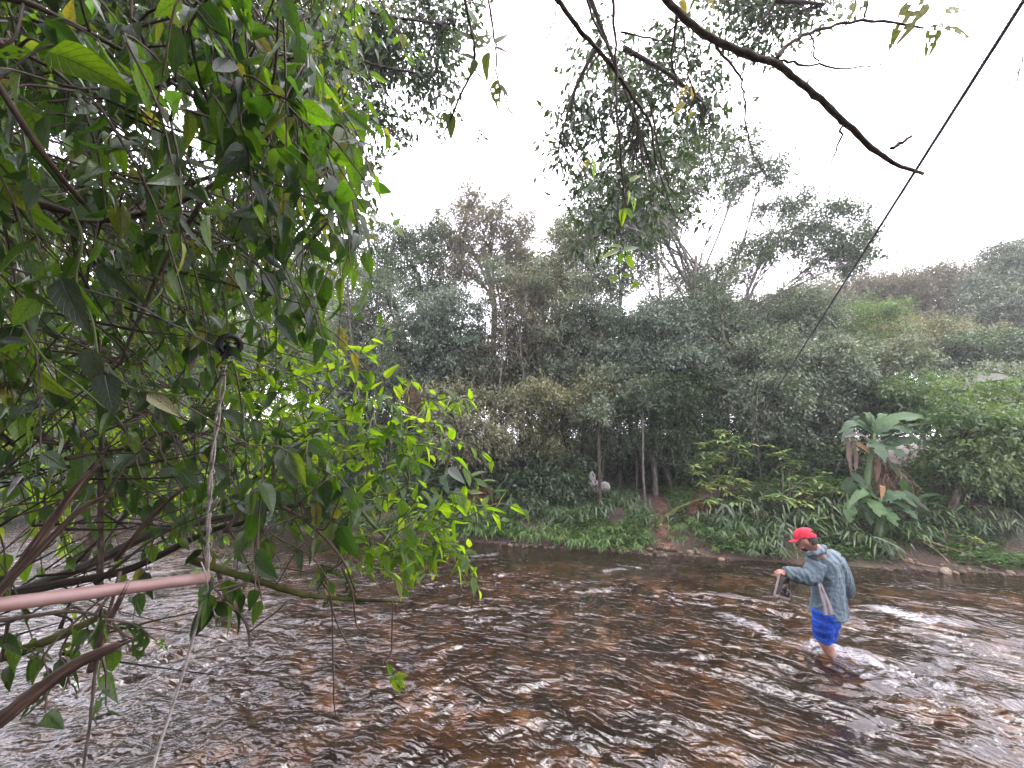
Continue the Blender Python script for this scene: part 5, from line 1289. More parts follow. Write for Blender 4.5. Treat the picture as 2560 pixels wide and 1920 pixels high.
bare_branch('thin hanging branch with olive leaf rosettes left of the bare twigs', [(1150, -60, 1.95), (1170, 40, 2.0), (1185, 110, 2.0), (1183, 170, 2.05), (1150, 240, 2.05), (1130, 290, 2.1), (1108, 335, 2.1)], [.009, .006, .004], [
    ([(1215, -40, 2.0), (1230, 60, 2.0), (1240, 120, 2.05), (1242, 190, 2.1), (1270, 260, 2.1), (1300, 320, 2.15), (1305, 370, 2.2), (1282, 395, 2.2)], [.006, .004, .0015]),
    ([(1183, 170, 2.05), (1210, 215, 2.05), (1195, 280, 2.1), (1196, 330, 2.1)], [.004, .002]), ([(940, -30, 2.2), (960, 20, 2.2), (985, 60, 2.2), (1010, 100, 2.2)], [.005, .003])],
    [(1125, 265, 1095, 248, 2.1, 'olive_leaf', 2), (1128, 262, 1135, 232, 2.1, 'olive_leaf', 2), (1120, 275, 1078, 290, 2.1, 'olive_leaf', 4), (1130, 275, 1165, 305, 2.1, 'olive_leaf', 4), (1125, 282, 1130, 342, 2.1, 'olive_leaf', 0), (1115, 280, 1100, 318, 2.1, 'olive_leaf', 4),
     (1195, 330, 1222, 312, 2.1, 'olive_leaf', 5), (1200, 335, 1228, 352, 2.1, 'olive_leaf', 5), (1195, 335, 1190, 365, 2.1, 'olive_leaf', 6), (1192, 332, 1172, 345, 2.1, 'olive_leaf', 5), (1185, 100, 1140, 70, 2.0, 'olive_leaf', 2), (1188, 120, 1235, 75, 2.0, 'olive_leaf', 4), (1185, 150, 1140, 120, 2.0, 'olive_leaf', 0), (1190, 60, 1170, 10, 2.0, 'vine_leaf', 2), (1190, 150, 1175, 190, 2.0, 'olive_leaf', 3), (1238, 110, 1270, 75, 2.0, 'olive_leaf', 2), (1238, 120, 1280, 130, 2.0, 'olive_leaf', 2), (1240, 190, 1215, 215, 2.05, 'olive_leaf', 4), (1240, 200, 1240, 265, 2.05, 'olive_leaf', 4), (1245, 210, 1275, 240, 2.05, 'olive_leaf', 2), (1220, 130, 1205, 190, 2.0, 'olive_leaf', 1),
     (970, 20, 930, 30, 2.2, 'yellow_leaf', 4), (960, 15, 985, 25, 2.2, 'yellow_leaf', 4), (1000, 10, 1040, -5, 2.2, 'vine_leaf', 2), (985, 45, 970, 75, 2.2, 'vine_leaf', 2), (990, 40, 1020, 70, 2.2, 'vine_leaf', 0), (1005, 85, 1010, 115, 2.2, 'yellow_leaf', 0)])
bare_branch('small leafy twig tip poking into the sky right of the drooping vine', [(860, 470, 2.2), (905, 440, 2.2), (935, 405, 2.2)], [.003, .002], [([(900, 560, 2.2), (960, 560, 2.2), (990, 572, 2.2)], [.002, .0015])],
    [(935, 402, 968, 380, 2.2, 'olive_leaf', 4), (935, 405, 970, 420, 2.2, 'olive_leaf', 5), (930, 405, 930, 440, 2.2, 'olive_leaf', 0), (930, 402, 905, 430, 2.2, 'yellow_leaf', 4), (925, 400, 930, 375, 2.2, 'olive_leaf', 4), (940, 405, 955, 440, 2.2, 'olive_leaf', 4), (985, 565, 1000, 540, 2.2, 'lime_leaf', 2), (985, 568, 962, 580, 2.2, 'lime_leaf', 2), (990, 570, 1012, 590, 2.2, 'lime_leaf', 2), (990, 570, 985, 585, 2.2, 'lime_leaf', 2), (910, 490, 940, 480, 2.2, 'olive_leaf', 4), (905, 500, 940, 520, 2.2, 'olive_leaf', 4)])
M['grey_leaf'] = leaf_mat('painted_sheen_leaf', [(0, (.05, .075, .05)), (.5, (.075, .10, .07)), (1, (.10, .125, .095))], [(0, (.05, .1, .02)), (1, (.08, .14, .03))], 'obj', .3, .25, True, .6, .3, 14)  # silvery sky sheen mixed into the leaf base colour
M['pale_spot_leaf'] = leaf_mat('pale_spotted_dead_leaf', [(0, (.3, .3, .16)), (1, (.38, .36, .2))], [(0, (.2, .2, .08)), (1, (.25, .24, .1))], 'obj', .6, .25, True, .3, .9, 60)
LM['grey_leaf'] = leaf_meshes('grey_leaf', True); LM['pale_spot_leaf'] = leaf_meshes('pale_spot_leaf', True)
bare_branch('climbing stem with large leaves of greyish sheen hanging nearest at the left', [(180, 520, 1.15), (205, 600, 1.16), (190, 700, 1.17), (230, 800, 1.18), (250, 900, 1.2), (300, 960, 1.25), (420, 985, 1.3), (560, 1000, 1.4)], [.004, .003, .002], [([(250, 900, 1.2), (300, 1000, 1.25), (380, 1060, 1.3), (420, 1170, 1.35)], [.003, .002]), ([(420, 985, 1.3), (600, 1100, 1.45), (720, 1120, 1.5)], [.003, .002])],
    [(150, 690, -10, 678, 1.12, 'lime_leaf', 0), (152, 692, 192, 825, 1.14, 'grey_leaf', 0), (175, 700, 225, 800, 1.16, 'vine_leaf', 1), (225, 868, 240, 990, 1.16, 'grey_leaf', 0), (262, 930, 280, 1042, 1.18, 'grey_leaf', 2), (270, 905, 295, 980, 1.18, 'grey_leaf', 1), (255, 655, 315, 750, 1.2, 'grey_leaf', 1), (0, 850, 70, 850, 1.2, 'grey_leaf', 2), (368, 984, 452, 1036, 1.28, 'pale_spot_leaf', 3), (395, 1015, 420, 1090, 1.3, 'grey_leaf', 4),
     (440, 1175, 382, 1185, 1.35, 'grey_leaf', 2), (450, 1175, 500, 1225, 1.35, 'vine_leaf', 2), (705, 1112, 745, 1230, 1.5, 'grey_leaf', 0), (720, 1130, 770, 1220, 1.5, 'vine_leaf', 1), (120, 128, 300, 188, 1.1, 'lime_leaf', 0), (545, 160, 620, 130, 1.5, 'lime_leaf', 2), (600, 60, 690, 130, 1.5, 'vine_leaf', 0), (430, 690, 475, 730, 1.4, 'grey_leaf', 2), (600, 690, 632, 730, 1.5, 'grey_leaf', 2), (550, 880, 520, 830, 1.6, 'grey_leaf', 2), (640, 1290, 660, 1220, 1.7, 'grey_leaf', 0), (850, 1310, 890, 1410, 1.75, 'vine_leaf', 2), (845, 1320, 870, 1280, 1.75, 'grey_leaf', 5), (1120, 1170, 1165, 1205, 2.1, 'grey_leaf', 2), (1090, 1350, 1110, 1420, 2.1, 'grey_leaf', 5)], 'green_stem', 'climbing_stem')
bare_branch('faint thin twigs at the right edge beyond the cable', [(2600, 130, 3.0), (2545, 180, 3.0), (2510, 200, 3.0), (2440, 255, 3.0), (2395, 278, 3.0)], [.005, .004, .002], [([(2555, 140, 3.0), (2540, 220, 3.0), (2522, 310, 3.0), (2498, 342, 3.0)], [.004, .002]), ([(2522, 310, 3.0), (2560, 308, 3.0), (2600, 312, 3.0)], [.003, .002]), ([(2600, -5, 3.0), (2540, 5, 3.0), (2500, 0, 3.0)], [.003, .002])], [])

# ---- broken and mossy branches at the lower left
def wood(label, pts, rad, mat='broken_wood', name='broken_branch', subs=(), splinter=True):
    c = smooth_path([pt(*p) for p in pts], 6)
    base = c[0]
    root = thing(name, label, 'branch', base)
    mb = MB(); add_tube(mb, c, rad, 9, rough=.07)
    if splinter:
        e, t = c[-1], nrm(c[-1] - c[-2])
        for _ in range(5):
            o_ = rng.standard_normal(3) * rad[-1] * .5
            add_tube(mb, np.array([e + o_ - t * .03, e + o_ + t * rng.uniform(.01, .05)]), [rad[-1] * .35, rad[-1] * .05], 4)
    link('limb', mb.mesh('limb', M[mat], base), root)
    for sp, sr in subs:
        mb = MB(); add_tube(mb, smooth_path([pt(*p) for p in sp], 5), sr, 5, rough=.1)
        link('twig', mb.mesh('twig', M['twig'], base), root)
    return root
root = thing('twig_tangle', 'tangle of thin dark dead twigs low at the left between the broken branches', 'twigs', pt(-60, 1450, 1.7))
mb = MB()
for i in range(46):
    x0, y0 = rng.uniform(-120, 260), rng.uniform(1080, 1640)
    ang = rng.normal(-.42, .35); ln = rng.uniform(180, 520); d0 = rng.uniform(1.3, 2.3)
    x1, y1 = x0 + ln * math.cos(ang), y0 + ln * math.sin(ang)
    P = smooth_path([pt(x0, y0, d0), pt((x0 + x1) / 2 + rng.normal(0, 15), (y0 + y1) / 2 + rng.normal(0, 15), d0 + .1), pt(x1, y1, d0 + rng.uniform(0, .4))], 4)
    add_tube(mb, P, [rng.uniform(.003, .009), .003, .0015], 5, rough=.1)
link('twigs', mb.mesh('twigs', M['bark_dark'], pt(-60, 1450, 1.7)), root, kind='stuff')
root = thing('vine_tangle', 'thin straight dark vines crossing the upper left leaves', 'vines', pt(-100, 100, 1.6))
mb = MB()
for i in range(34):
    x0, y0 = rng.uniform(-150, 520), rng.uniform(-120, 900)
    ang = rng.normal(.62, .28); ln = rng.uniform(260, 640); d0 = rng.uniform(1.2, 2.4)
    x1, y1 = x0 + ln * math.cos(ang), y0 + ln * math.sin(ang)
    P = smooth_path([pt(x0, y0, d0), pt((x0 + x1) / 2 + rng.normal(0, 12), (y0 + y1) / 2 + rng.normal(0, 12), d0 + .1), pt(x1, y1, d0 + .25)], 5)
    add_tube(mb, P, [rng.uniform(.002, .006), .0025, .0012], 5, rough=.08)
link('vines', mb.mesh('vines', M['bark_dark'], pt(-100, 100, 1.6)), root, kind='stuff')
wood('brown broken stick slanting down into the leaves at the upper left edge', [(-40, 160, 1.0), (0, 220, 1.0), (80, 345, 1.02), (150, 440, 1.05), (208, 508, 1.08)], [.008, .0075, .006])
wood('highest of the broken branches rising from the lower left, its end frayed', [(-60, 1560, 1.15), (0, 1480, 1.18), (110, 1330, 1.25), (180, 1235, 1.3), (245, 1158, 1.35)], [0.0129, 0.0122, 0.0102])
wood('split reddish branch just below the highest broken one', [(-60, 1540, 1.05), (0, 1475, 1.08), (100, 1375, 1.12), (200, 1275, 1.18), (264, 1243, 1.22)], [0.0095, 0.0088, 0.0075])
wood('short broken reddish stub left of the rope', [(290, 1400, 1.35), (380, 1290, 1.38), (452, 1226, 1.4)], [0.0082, 0.0075, 0.0054])
wood('long dark branch sweeping out from the lower left behind the rope', [(-60, 1520, 1.9), (60, 1475, 1.9), (250, 1400, 1.95), (400, 1325, 2.0), (560, 1295, 2.05), (640, 1275, 2.1), (760, 1258, 2.15), (850, 1250, 2.2)], [0.0245, 0.0218, 0.0184, 0.0122], 'bark_grey', 'long_branch', splinter=False)
wood('second dark branch below the long sweeping one', [(-60, 1500, 1.7), (150, 1460, 1.75), (330, 1420, 1.8), (520, 1330, 1.9), (640, 1300, 1.95)], [0.0190, 0.0163, 0.0095], 'bark_dark', 'long_branch', splinter=False)
wood('heavy split log end jutting over the river at the lower left', [(-80, 1850, 1.0), (0, 1800, 1.02), (100, 1722, 1.06), (200, 1655, 1.1), (298, 1612, 1.14)], [0.0204, 0.0184, 0.0163, 0.0122])
wood('brown stub standing above the heavy split log', [(225, 1680, 1.2), (250, 1610, 1.22), (275, 1550, 1.24), (305, 1490, 1.26)], [0.0095, 0.0088, 0.0075])
wood('mossy greenish branch behind the pink pole at the lower left', [(-60, 1660, 1.4), (60, 1625, 1.42), (170, 1580, 1.44), (270, 1530, 1.46)], [.018, .016, .010], 'mossy', 'mossy_branch', splinter=False)
wood('mossy branch reaching right from the pole end with thin twigs hanging to the water', [(470, 1395, 1.75), (540, 1420, 1.78), (640, 1450, 1.82), (740, 1482, 1.86), (800, 1492, 1.88), (900, 1500, 1.9), (1002, 1503, 1.92)], [.017, .015, .013, .009, .006], 'mossy', 'mossy_branch', [
    ([(805, 1452, 1.88), (828, 1500, 1.88), (832, 1600, 1.88), (834, 1700, 1.88), (836, 1765, 1.88), (850, 1795, 1.88), (920, 1803, 1.88)], [.004, .0035, .001]),
    ([(820, 1490, 1.88), (850, 1575, 1.88), (890, 1640, 1.88), (915, 1680, 1.88), (978, 1688, 1.9)], [.004, .003, .0015]),
    ([(982, 1505, 1.9), (980, 1580, 1.9), (978, 1630, 1.9), (962, 1655, 1.9), (970, 1670, 1.9)], [.004, .003, .0015]),
    ([(855, 1418, 1.88), (880, 1480, 1.88), (888, 1540, 1.88), (895, 1570, 1.88), (925, 1580, 1.88)], [.006, .004, .002]),
    ([(570, 1505, 1.78), (608, 1545, 1.78), (622, 1580, 1.78), (624, 1616, 1.78)], [.009, .007, .004]),
    ([(540, 1420, 1.78), (570, 1505, 1.78)], [.008, .009]),
    ([(640, 1450, 1.82), (690, 1420, 1.82), (780, 1430, 1.84), (850, 1415, 1.86)], [.004, .003, .002]),
    ([(622, 1580, 1.78), (690, 1530, 1.78), (720, 1500, 1.8)], [.004, .002]), ([(850, 1570, 1.88), (880, 1580, 1.88), (920, 1600, 1.88)], [.002, .001]),
    ([(640, 1460, 1.82), (600, 1370, 1.82), (560, 1300, 1.82)], [.004, .003]), ([(690, 1465, 1.84), (740, 1380, 1.84), (800, 1320, 1.9)], [.003, .002]), ([(700, 1470, 1.84), (640, 1370, 1.84), (660, 1280, 1.9)], [.003, .002])], splinter=False)
bare_branch('small green leaf bunch dangling at the tip of the lowest hanging twig', [(970, 1685, 1.9), (985, 1690, 1.9), (1000, 1695, 1.9)], [.002, .0015], [], [(985, 1690, 1005, 1745, 1.9, 'lime_leaf', 1), (990, 1692, 1018, 1725, 1.9, 'lime_leaf', 1), (985, 1690, 1020, 1690, 1.9, 'lime_leaf', 0), (982, 1690, 972, 1715, 1.9, 'lime_leaf', 3), (995, 1705, 1006, 1752, 1.9, 'vine_leaf', 1), (978, 1685, 972, 1662, 1.9, 'lime_leaf', 0)])
wood('thin dark shoot hanging from the branches down past the lower left corner', [(300, 1430, 1.3), (245, 1640, 1.3), (230, 1760, 1.3), (222, 1830, 1.3), (205, 1940, 1.3)], [.005, .0045, .004], 'twig', 'hanging_shoot', [([(230, 1790, 1.3), (242, 1810, 1.3), (236, 1818, 1.3)], [.003, .002])], splinter=False)
wood('yellow green climbing stem looping through the shaded leaves at the left', [(20, 725, 1.2), (60, 820, 1.22), (120, 905, 1.25), (195, 962, 1.3), (260, 1020, 1.35)], [.0035, .003, .0025], 'green_stem', 'climbing_stem', splinter=False)

# ---- pink pole, pulley, hanging rope and the cables
M['pink'] = solid_mat('pink_painted_pole', [(.25, (.15, .095, .08)), (.42, (.27, .16, .14)), (.62, (.32, .20, .18)), (.78, (.19, .125, .105))], 11, .38, .5, bump=.15, bdist=.002, stretch=(.3, 1, 1))
M['wire'] = solid_mat('galvanised_wire', [(.3, (.2, .17, .15)), (.55, (.38, .34, .31)), (.75, (.55, .5, .46))], 25, .45, .5, .55, bump=.2, bdist=.001)
M['black_iron'] = solid_mat('black_iron', [(.3, (.012, .011, .014)), (.6, (.03, .028, .035)), (.8, (.06, .055, .06))], 18, .42, .5, .6, bump=.2, bdist=.001)
M['cable'] = solid_mat('grey_steel_cable', [(.3, (.05, .048, .055)), (.7, (.14, .13, .15))], 30, .5, .5, .5, bump=.3, bdist=.002)
M['rust'] = solid_mat('rusty_iron', [(.3, (.05, .025, .018)), (.7, (.15, .07, .05))], 30, .8, .3, .2, bump=.3, bdist=.001)
a, b2 = pt(-160, 1533, 1.0), pt(520, 1443, 1.5)
mb = MB(); add_tube(mb, np.array([a + (b2 - a) * t for t in np.linspace(0, 1, 8)]) - b2, [.0195] * 2, 20)
o = link('pole', mb.mesh('pole', M['pink'])); o.location = [float(c) for c in b2]
tag(o, 'pale pink pole reaching in from the left edge, the rope tied round its end', 'pole')

def helix(C, rad, pitch, ph, nper=8):
    C = np.asarray(C); L = np.concatenate([[0], np.cumsum(np.linalg.norm(np.diff(C, axis=0), axis=1))])
    n = max(int(L[-1] / pitch * nper), 4)
    s_ = np.linspace(0, L[-1], n)
    P = np.stack([np.interp(s_, L, C[:, i]) for i in range(3)], -1)
    T = nrm(np.gradient(P, axis=0)); A = nrm(np.cross(T, [0.3, 1, .2])); B = np.cross(T, A)
    th = s_ / pitch * 2 * np.pi + ph
    r_ = np.interp(np.linspace(0, 1, n), np.linspace(0, 1, len(np.atleast_1d(rad))), np.atleast_1d(rad))[:, None]
    return P + r_ * (A * np.cos(th)[:, None] + B * np.sin(th)[:, None])

rp = smooth_path([pt(562, 912, 1.56), pt(556, 965, 1.55), pt(545, 1040, 1.55), pt(533, 1130, 1.54), pt(526, 1210, 1.53), pt(521, 1300, 1.52), pt(519, 1390, 1.51), pt(518, 1438, 1.51)], 8)
root = thing('wire_rope', 'twisted pale wire rope hanging from the black pulley to the pink pole', 'rope', rp[0])
for k_ in range(2):
    for j in range(3):
        mb = MB()
        C = helix(rp, [.008, .006, .004, .0035, .003], .26, k_ * np.pi, 26)
        add_tube(mb, helix(C, .0024, .045, j * 2.1, 7), .0022, 5)
        link('strand', mb.mesh('strand', M['wire'], rp[0]), root)
mb = MB(); add_tube(mb, helix(rp[26:], [.010, .012, .009, .013, .010], .055, .5, 9), .0016, 4); link('binding_wire', mb.mesh('binding_wire', M['wire'], rp[0]), root)
mb = MB(); add_tube(mb, helix(rp[1:6], [.014, .012], .016, .5, 9), .002, 4); link('binding_wire', mb.mesh('binding_wire', M['rust'], rp[0]), root)
for j in range(4):
    e = pt(545 + rng.uniform(-3, 5), 1243 + rng.uniform(-4, 4), 1.5)
    mb = MB(); add_tube(mb, np.array([pt(523, 1283, 1.52), (pt(523, 1283, 1.52) + e) / 2 + rng.standard_normal(3) * .003, e]), .0022, 5)
    link('cut_end', mb.mesh('cut_end', M['wire'], rp[0]), root)
pe, pax = pt(505, 1445, 1.49), nrm(pt(520, 1443, 1.5) - pt(300, 1472, 1.3))
kb = nrm(np.cross(pax, [0, 0, 1])); kc = np.cross(kb, pax)
for off, tilt in ((0, .25), (.012, -.2), (-.012, .1)):
    th = np.linspace(0, 2 * np.pi * 1.05, 22)
    Lp = pe + pax * (off + tilt * .02 * np.sin(th))[:, None] + .0225 * (kb * np.cos(th)[:, None] + kc * np.sin(th)[:, None])
    mb = MB(); add_tube(mb, Lp, .0022, 5)
    link('knot_loop', mb.mesh('knot_loop', M['wire'], rp[0]), root)
mb = MB(); add_tube(mb, smooth_path([pt(503, 1405, 1.47), pt(512, 1430, 1.46), pt(520, 1470, 1.47), pt(512, 1490, 1.5)], 5), .0022, 5); link('knot_loop', mb.mesh('knot_loop', M['wire'], rp[0]), root)
lower = smooth_path([pt(514, 1470, 1.5), pt(505, 1510, 1.5), pt(470, 1640, 1.48), pt(430, 1770, 1.44), pt(400, 1860, 1.4), pt(376, 1945, 1.36)], 8)
root = thing('tail_rope', 'thin pale rope slanting from the pole end down to the bottom edge', 'rope', lower[0])
for j in range(3):
    mb = MB(); add_tube(mb, helix(lower, .003, .04, j * 2.1, 6), .0026, 5)
    link('strand', mb.mesh('strand', M['wire'], lower[0]), root)

# pulley
pcn = pt(574, 862, 1.56)
ax = nrm(nrm(CAMP - pcn) + np.array([.42, 0, -.12]))
px_ = nrm(np.cross([0, 0, 1], ax)); pz_ = np.cross(ax, px_)
root = thing('pulley', 'black iron pulley wheel riding on the thin cable above the hanging rope', 'pulley', pcn)
def lathe(profile, ns=36):
    th = np.linspace(0, 2 * np.pi, ns, endpoint=False)
    V = np.array([[px_ * (r_ * math.cos(t)) + pz_ * (r_ * math.sin(t)) + ax * h for t in th] for r_, h in profile])
    m_ = len(profile)
    q = np.array([[i * ns + j, i * ns + (j + 1) % ns, ((i + 1) % m_) * ns + (j + 1) % ns, ((i + 1) % m_) * ns + j] for i in range(m_) for j in range(ns)])
    return V.reshape(-1, 3), q
V, q = lathe([(.026, .017), (.041, .017), (.043, .014), (.043, .010), (.035, .002), (.035, -.002), (.043, -.010), (.043, -.014), (.041, -.017), (.026, -.017)])
link('sheave', MB().add(V, q).mesh('sheave', M['black_iron']), root)
def slab(c, u, v, n, hu, hv, hn, taper=1.0):
    S_ = [(a_, b_, c_) for a_ in (-1, 1) for b_ in (-1, 1) for c_ in (-1, 1)]
    V = np.array([c + u * hu * a_ * (taper if b_ > 0 else 1) + v * hv * b_ + n * hn * c_ for a_, b_, c_ in S_])
    return V, np.array([[0, 1, 3, 2], [4, 6, 7, 5], [0, 4, 5, 1], [2, 3, 7, 6], [0, 2, 6, 4], [1, 5, 7, 3]])
pd_ = nrm(pz_ * .95 + px_ * .22); pu_ = np.cross(pd_, ax)
for sgn in (1, -1):
    V, q = slab(-pd_ * .024 + ax * sgn * .021, pu_, pd_, ax, .0095, .030, .002, .95)
    link('bracket_plate', MB().add(V, q).mesh('bracket_plate', M['black_iron'], smooth=False), root)
V, q = slab(-pd_ * .053, pu_, pd_, ax, .011, .003, .024)
link('yoke', MB().add(V, q).mesh('yoke', M['black_iron'], smooth=False), root)
mb = MB(); add_tube(mb, np.array([ax * -.027, ax * .0265]), .0055, 6); link('bolt', mb.mesh('bolt', M['wire']), root)
for sgn in (1, -1):
    V, q = lathe([(.003, .0235 * sgn), (.0085, .0235 * sgn), (.0085, .0275 * sgn), (.003, .0275 * sgn)], 6)
    link('nut', MB().add(V, q).mesh('nut', M['wire'], smooth=False), root)
V, q = lathe([(.006, .012), (.012, .012), (.012, -.012), (.006, -.012)], 20); link('hub', MB().add(V, q).mesh('hub', M['black_iron']), root)
mb = MB()
for k_ in range(3):
    t = k_ * 2.1 + .5
    dv = px_ * math.cos(t) + pz_ * math.sin(t)
    add_tube(mb, np.array([dv * .011, dv * .028]), .004, 5)
link('spokes', mb.mesh('spokes', M['black_iron']), root)
mb = MB(); add_tube(mb, smooth_path([-pd_ * .054, -pd_ * .07 + px_ * .004, -pd_ * .088 - px_ * .004, -pd_ * .1], 5), [.0045, .004], 6); link('hanger', mb.mesh('hanger', M['rust']), root)

def cable(label, pts, r_, pitch=.09):
    C = np.concatenate([np.linspace(a_, b_, 24)[:-1] for a_, b_ in zip(pts[:-1], pts[1:])] + [[pts[-1]]])
    root = thing('cable', label, 'cable', C[0])
    for j in range(3):
        mb = MB()
        add_tube(mb, helix(C, r_ * .38, pitch, j * 2.094, 6), r_ * .62, 5)
        link('strand', mb.mesh('strand', M['cable'], C[0]), root)
cable('taut grey cable running from the upper right corner down to the far bank', [pt(2640, -128, 2.1), pt(2560, 0, 2.3), pt(1878, 1072, 9.6)], .0125, .07)
cable('thin steel cable passing through the pulley and sloping down to the far bank', [pt(-120, 628, 1.15), pt(330, 758, 1.36), pt(572, 884, 1.56), pt(1310, 1128, 11.2)], .0042)
# ================================================================ the wading person, the shoes in his hand and the cloth at his side
PD = 4.46                                   # distance at which he stands
def W(px, py, dd=0.0):
    return pt(px, py, PD + dd)
def zc(zx, zy, dd=0.0):                     # same, from an enlarged view of him
    return W(1880 + zx * .24116, 1300 + zy * .24116, dd)

M['skin'] = solid_mat('skin', [(.3, (.25, .12, .085)), (.6, (.33, .175, .125)), (.8, (.4, .23, .17))], 9, .5, .4, bump=.1, bdist=.002)
M['hair'] = solid_mat('dark_hair', [(.3, (.012, .009, .008)), (.7, (.035, .026, .022))], 60, .6, .4, bump=.6, bdist=.004)
M['cap_red'] = solid_mat('red_cap_cloth', [(.3, (.5, .02, .04)), (.7, (.6, .045, .07))], 30, .75, .25, bump=.3, bscale=200, bdist=.001)
M['jacket'] = solid_mat('blue_grey_jacket', [(.25, (.05, .078, .092)), (.5, (.085, .125, .146)), (.75, (.125, .17, .196))], 4.0, .55, .4, bump=.5, bscale=14, bdist=.02, stretch=(1.6, 1.6, .45))
M['shorts'] = solid_mat('bright_blue_cloth', [(.3, (.006, .03, .21)), (.55, (.01, .06, .37)), (.75, (.02, .095, .48))], 8, .7, .25, bump=.5, bscale=22, bdist=.012)
M['cloth_grey'] = solid_mat('grey_towel_cloth', [(.3, (.17, .15, .155)), (.7, (.26, .235, .245))], 14, .9, .1, bump=.5, bscale=60, bdist=.004)

def ellipsoid(c, ax3, r3, nu=20, nv=14):
    th = np.linspace(0, 2 * np.pi, nu, endpoint=False); ph = np.linspace(0, np.pi, nv)
    V = []
    for p in ph[1:-1]:
        for t in th:
            V.append([math.sin(p) * math.cos(t), math.sin(p) * math.sin(t), math.cos(p)])
    V += [[0, 0, 1], [0, 0, -1]]
    V = np.array(V) * r3
    q = [[i * nu + j, (i + 1) * nu + j, (i + 1) * nu + (j + 1) % nu, i * nu + (j + 1) % nu] for i in range(nv - 3) for j in range(nu)]
    a, b_ = len(V) - 2, len(V) - 1
    t3 = [[a, j, (j + 1) % nu] for j in range(nu)] + [[b_, (nv - 3) * nu + (j + 1) % nu, (nv - 3) * nu + j] for j in range(nu)]
    return c + V @ np.asarray(ax3), [np.array(q), np.array(t3)]

def loft(rings, close=True):
    n, k = len(rings), len(rings[0])
    V = np.concatenate(rings)
    q = np.array([[i * k + j, i * k + (j + 1) % k, (i + 1) * k + (j + 1) % k, (i + 1) * k + j] for i in range(n - 1) for j in range(k)])
    Fs = [q]
    if close:
        Fs += [np.arange(k)[::-1][None], (np.arange(k) + (n - 1) * k)[None]]
    return V, Fs

def limb(pts, rads, ns=14, n=6, sq=(1, 1)):
    C = smooth_path(pts, n)
    r_ = np.interp(np.linspace(0, 1, len(C)), np.linspace(0, 1, len(rads)), rads)
    return tube(C, r_, ns)[:2]

def union(pieces, voxel, name, smooth_it=3):
    mb = MB()
    for V, Fs in pieces:
        mb.add(V, Fs)
    ob = bpy.data.objects.new('tmp_union', mb.mesh('tmp_union'))
    COL.objects.link(ob)
    rm = ob.modifiers.new('r', 'REMESH'); rm.mode = 'VOXEL'; rm.voxel_size = voxel; rm.use_smooth_shade = True
    if smooth_it:
        sm = ob.modifiers.new('s', 'SMOOTH'); sm.factor = .5; sm.iterations = smooth_it
    dg = bpy.context.evaluated_depsgraph_get()
    me = bpy.data.meshes.new_from_object(ob.evaluated_get(dg))
    old = ob.data
    bpy.data.objects.remove(ob); bpy.data.meshes.remove(old)
    me.name = name
    me.polygons.foreach_set('use_smooth', np.ones(len(me.polygons), bool))
    return me

def finish(me, mat, org, wrinkle=None):
    n = len(me.vertices)
    V = np.zeros(n * 3); me.vertices.foreach_get('co', V); V = V.reshape(-1, 3)
    if wrinkle is not None:
        N_ = np.zeros(n * 3); me.vertices.foreach_get('normal', N_); N_ = N_.reshape(-1, 3)
        V = V + N_ * wrinkle(V)[:, None]
    V = V - org
    me.vertices.foreach_set('co', V.astype(np.float32).ravel())
    me.materials.clear(); me.materials.append(mat); me.update()
    return me

# directions: his back is towards the viewer, he walks away to the left
FW = nrm(np.array([-.62, .78, 0]))          # chest
LF = nrm(np.array([-.78, -.62, 0]))         # his left
UPV = np.array([0, 0, 1.0])
hips = zc(775, 1000); waist = zc(785, 860); chest = zc(762, 560); neck0 = zc(690, 320); neck1 = zc(618, 262)
shL = zc(655, 440, -.02); shR = zc(865, 400, .10)
foot_w = on_z(2083, 1640)
pbase = np.array([foot_w[0], foot_w[1], -.36])

# head frame: looks left, a little away and down
HF = nrm(np.array([-.66, .68, -.32])); HL = nrm(np.cross(UPV, HF)); HU = nrm(np.cross(HF, HL))
head = zc(565, 208)
HAX = np.array([HF, HL, HU])
pieces = []
pieces.append(ellipsoid(head + HU * .012, HAX, [.098, .077, .112]))
pieces.append(ellipsoid(head + HF * .045 - HU * .055, HAX, [.052, .052, .055]))          # jaw
pieces.append(ellipsoid(head + HF * .085 - HU * .085, HAX, [.020, .024, .020]))          # chin
pieces.append(limb([head + HF * .094 + HU * .028, head + HF * .106 + HU * .004, head + HF * .118 - HU * .018], [.009, .012, .015], 8, 3))   # nose
for s_ in (1, -1):
    pieces.append(ellipsoid(head + HL * .076 * s_ - HF * .006 - HU * .012, HAX, [.021, .011, .033]))       # ears
    pieces.append(ellipsoid(head + HF * .088 + HL * .030 * s_ + HU * .016, HAX, [.012, .016, .010]))       # eyes under the brow
pieces.append(ellipsoid(head + HF * .098 - HU * .052, HAX, [.010, .026, .010]))          # mouth
pieces.append(limb([head - HF * .02 - HU * .06, neck1, neck0, neck0 - UPV * .08], [.058, .055, .056, .052]))
pieces.append(limb([neck0 - UPV * .03, zc(775, 560, .06), zc(790, 800, .07), zc(795, 980, .06)], [.07, .105, .105, .12]))
pieces.append(limb([shL + [0, .02, -.02], zc(765, 440, .06), shR + [0, 0, -.02]], [.05, .07, .05]))
elL = zc(620, 560, -.03); wrL = zc(338, 545, -.05)
elR = zc(955, 610, .10); wrR = zc(985, 740, .22)
pieces.append(limb([shL, elL, wrL], [.062, .045, .028]))
pieces.append(limb([shR, elR, wrR], [.062, .045, .03]))
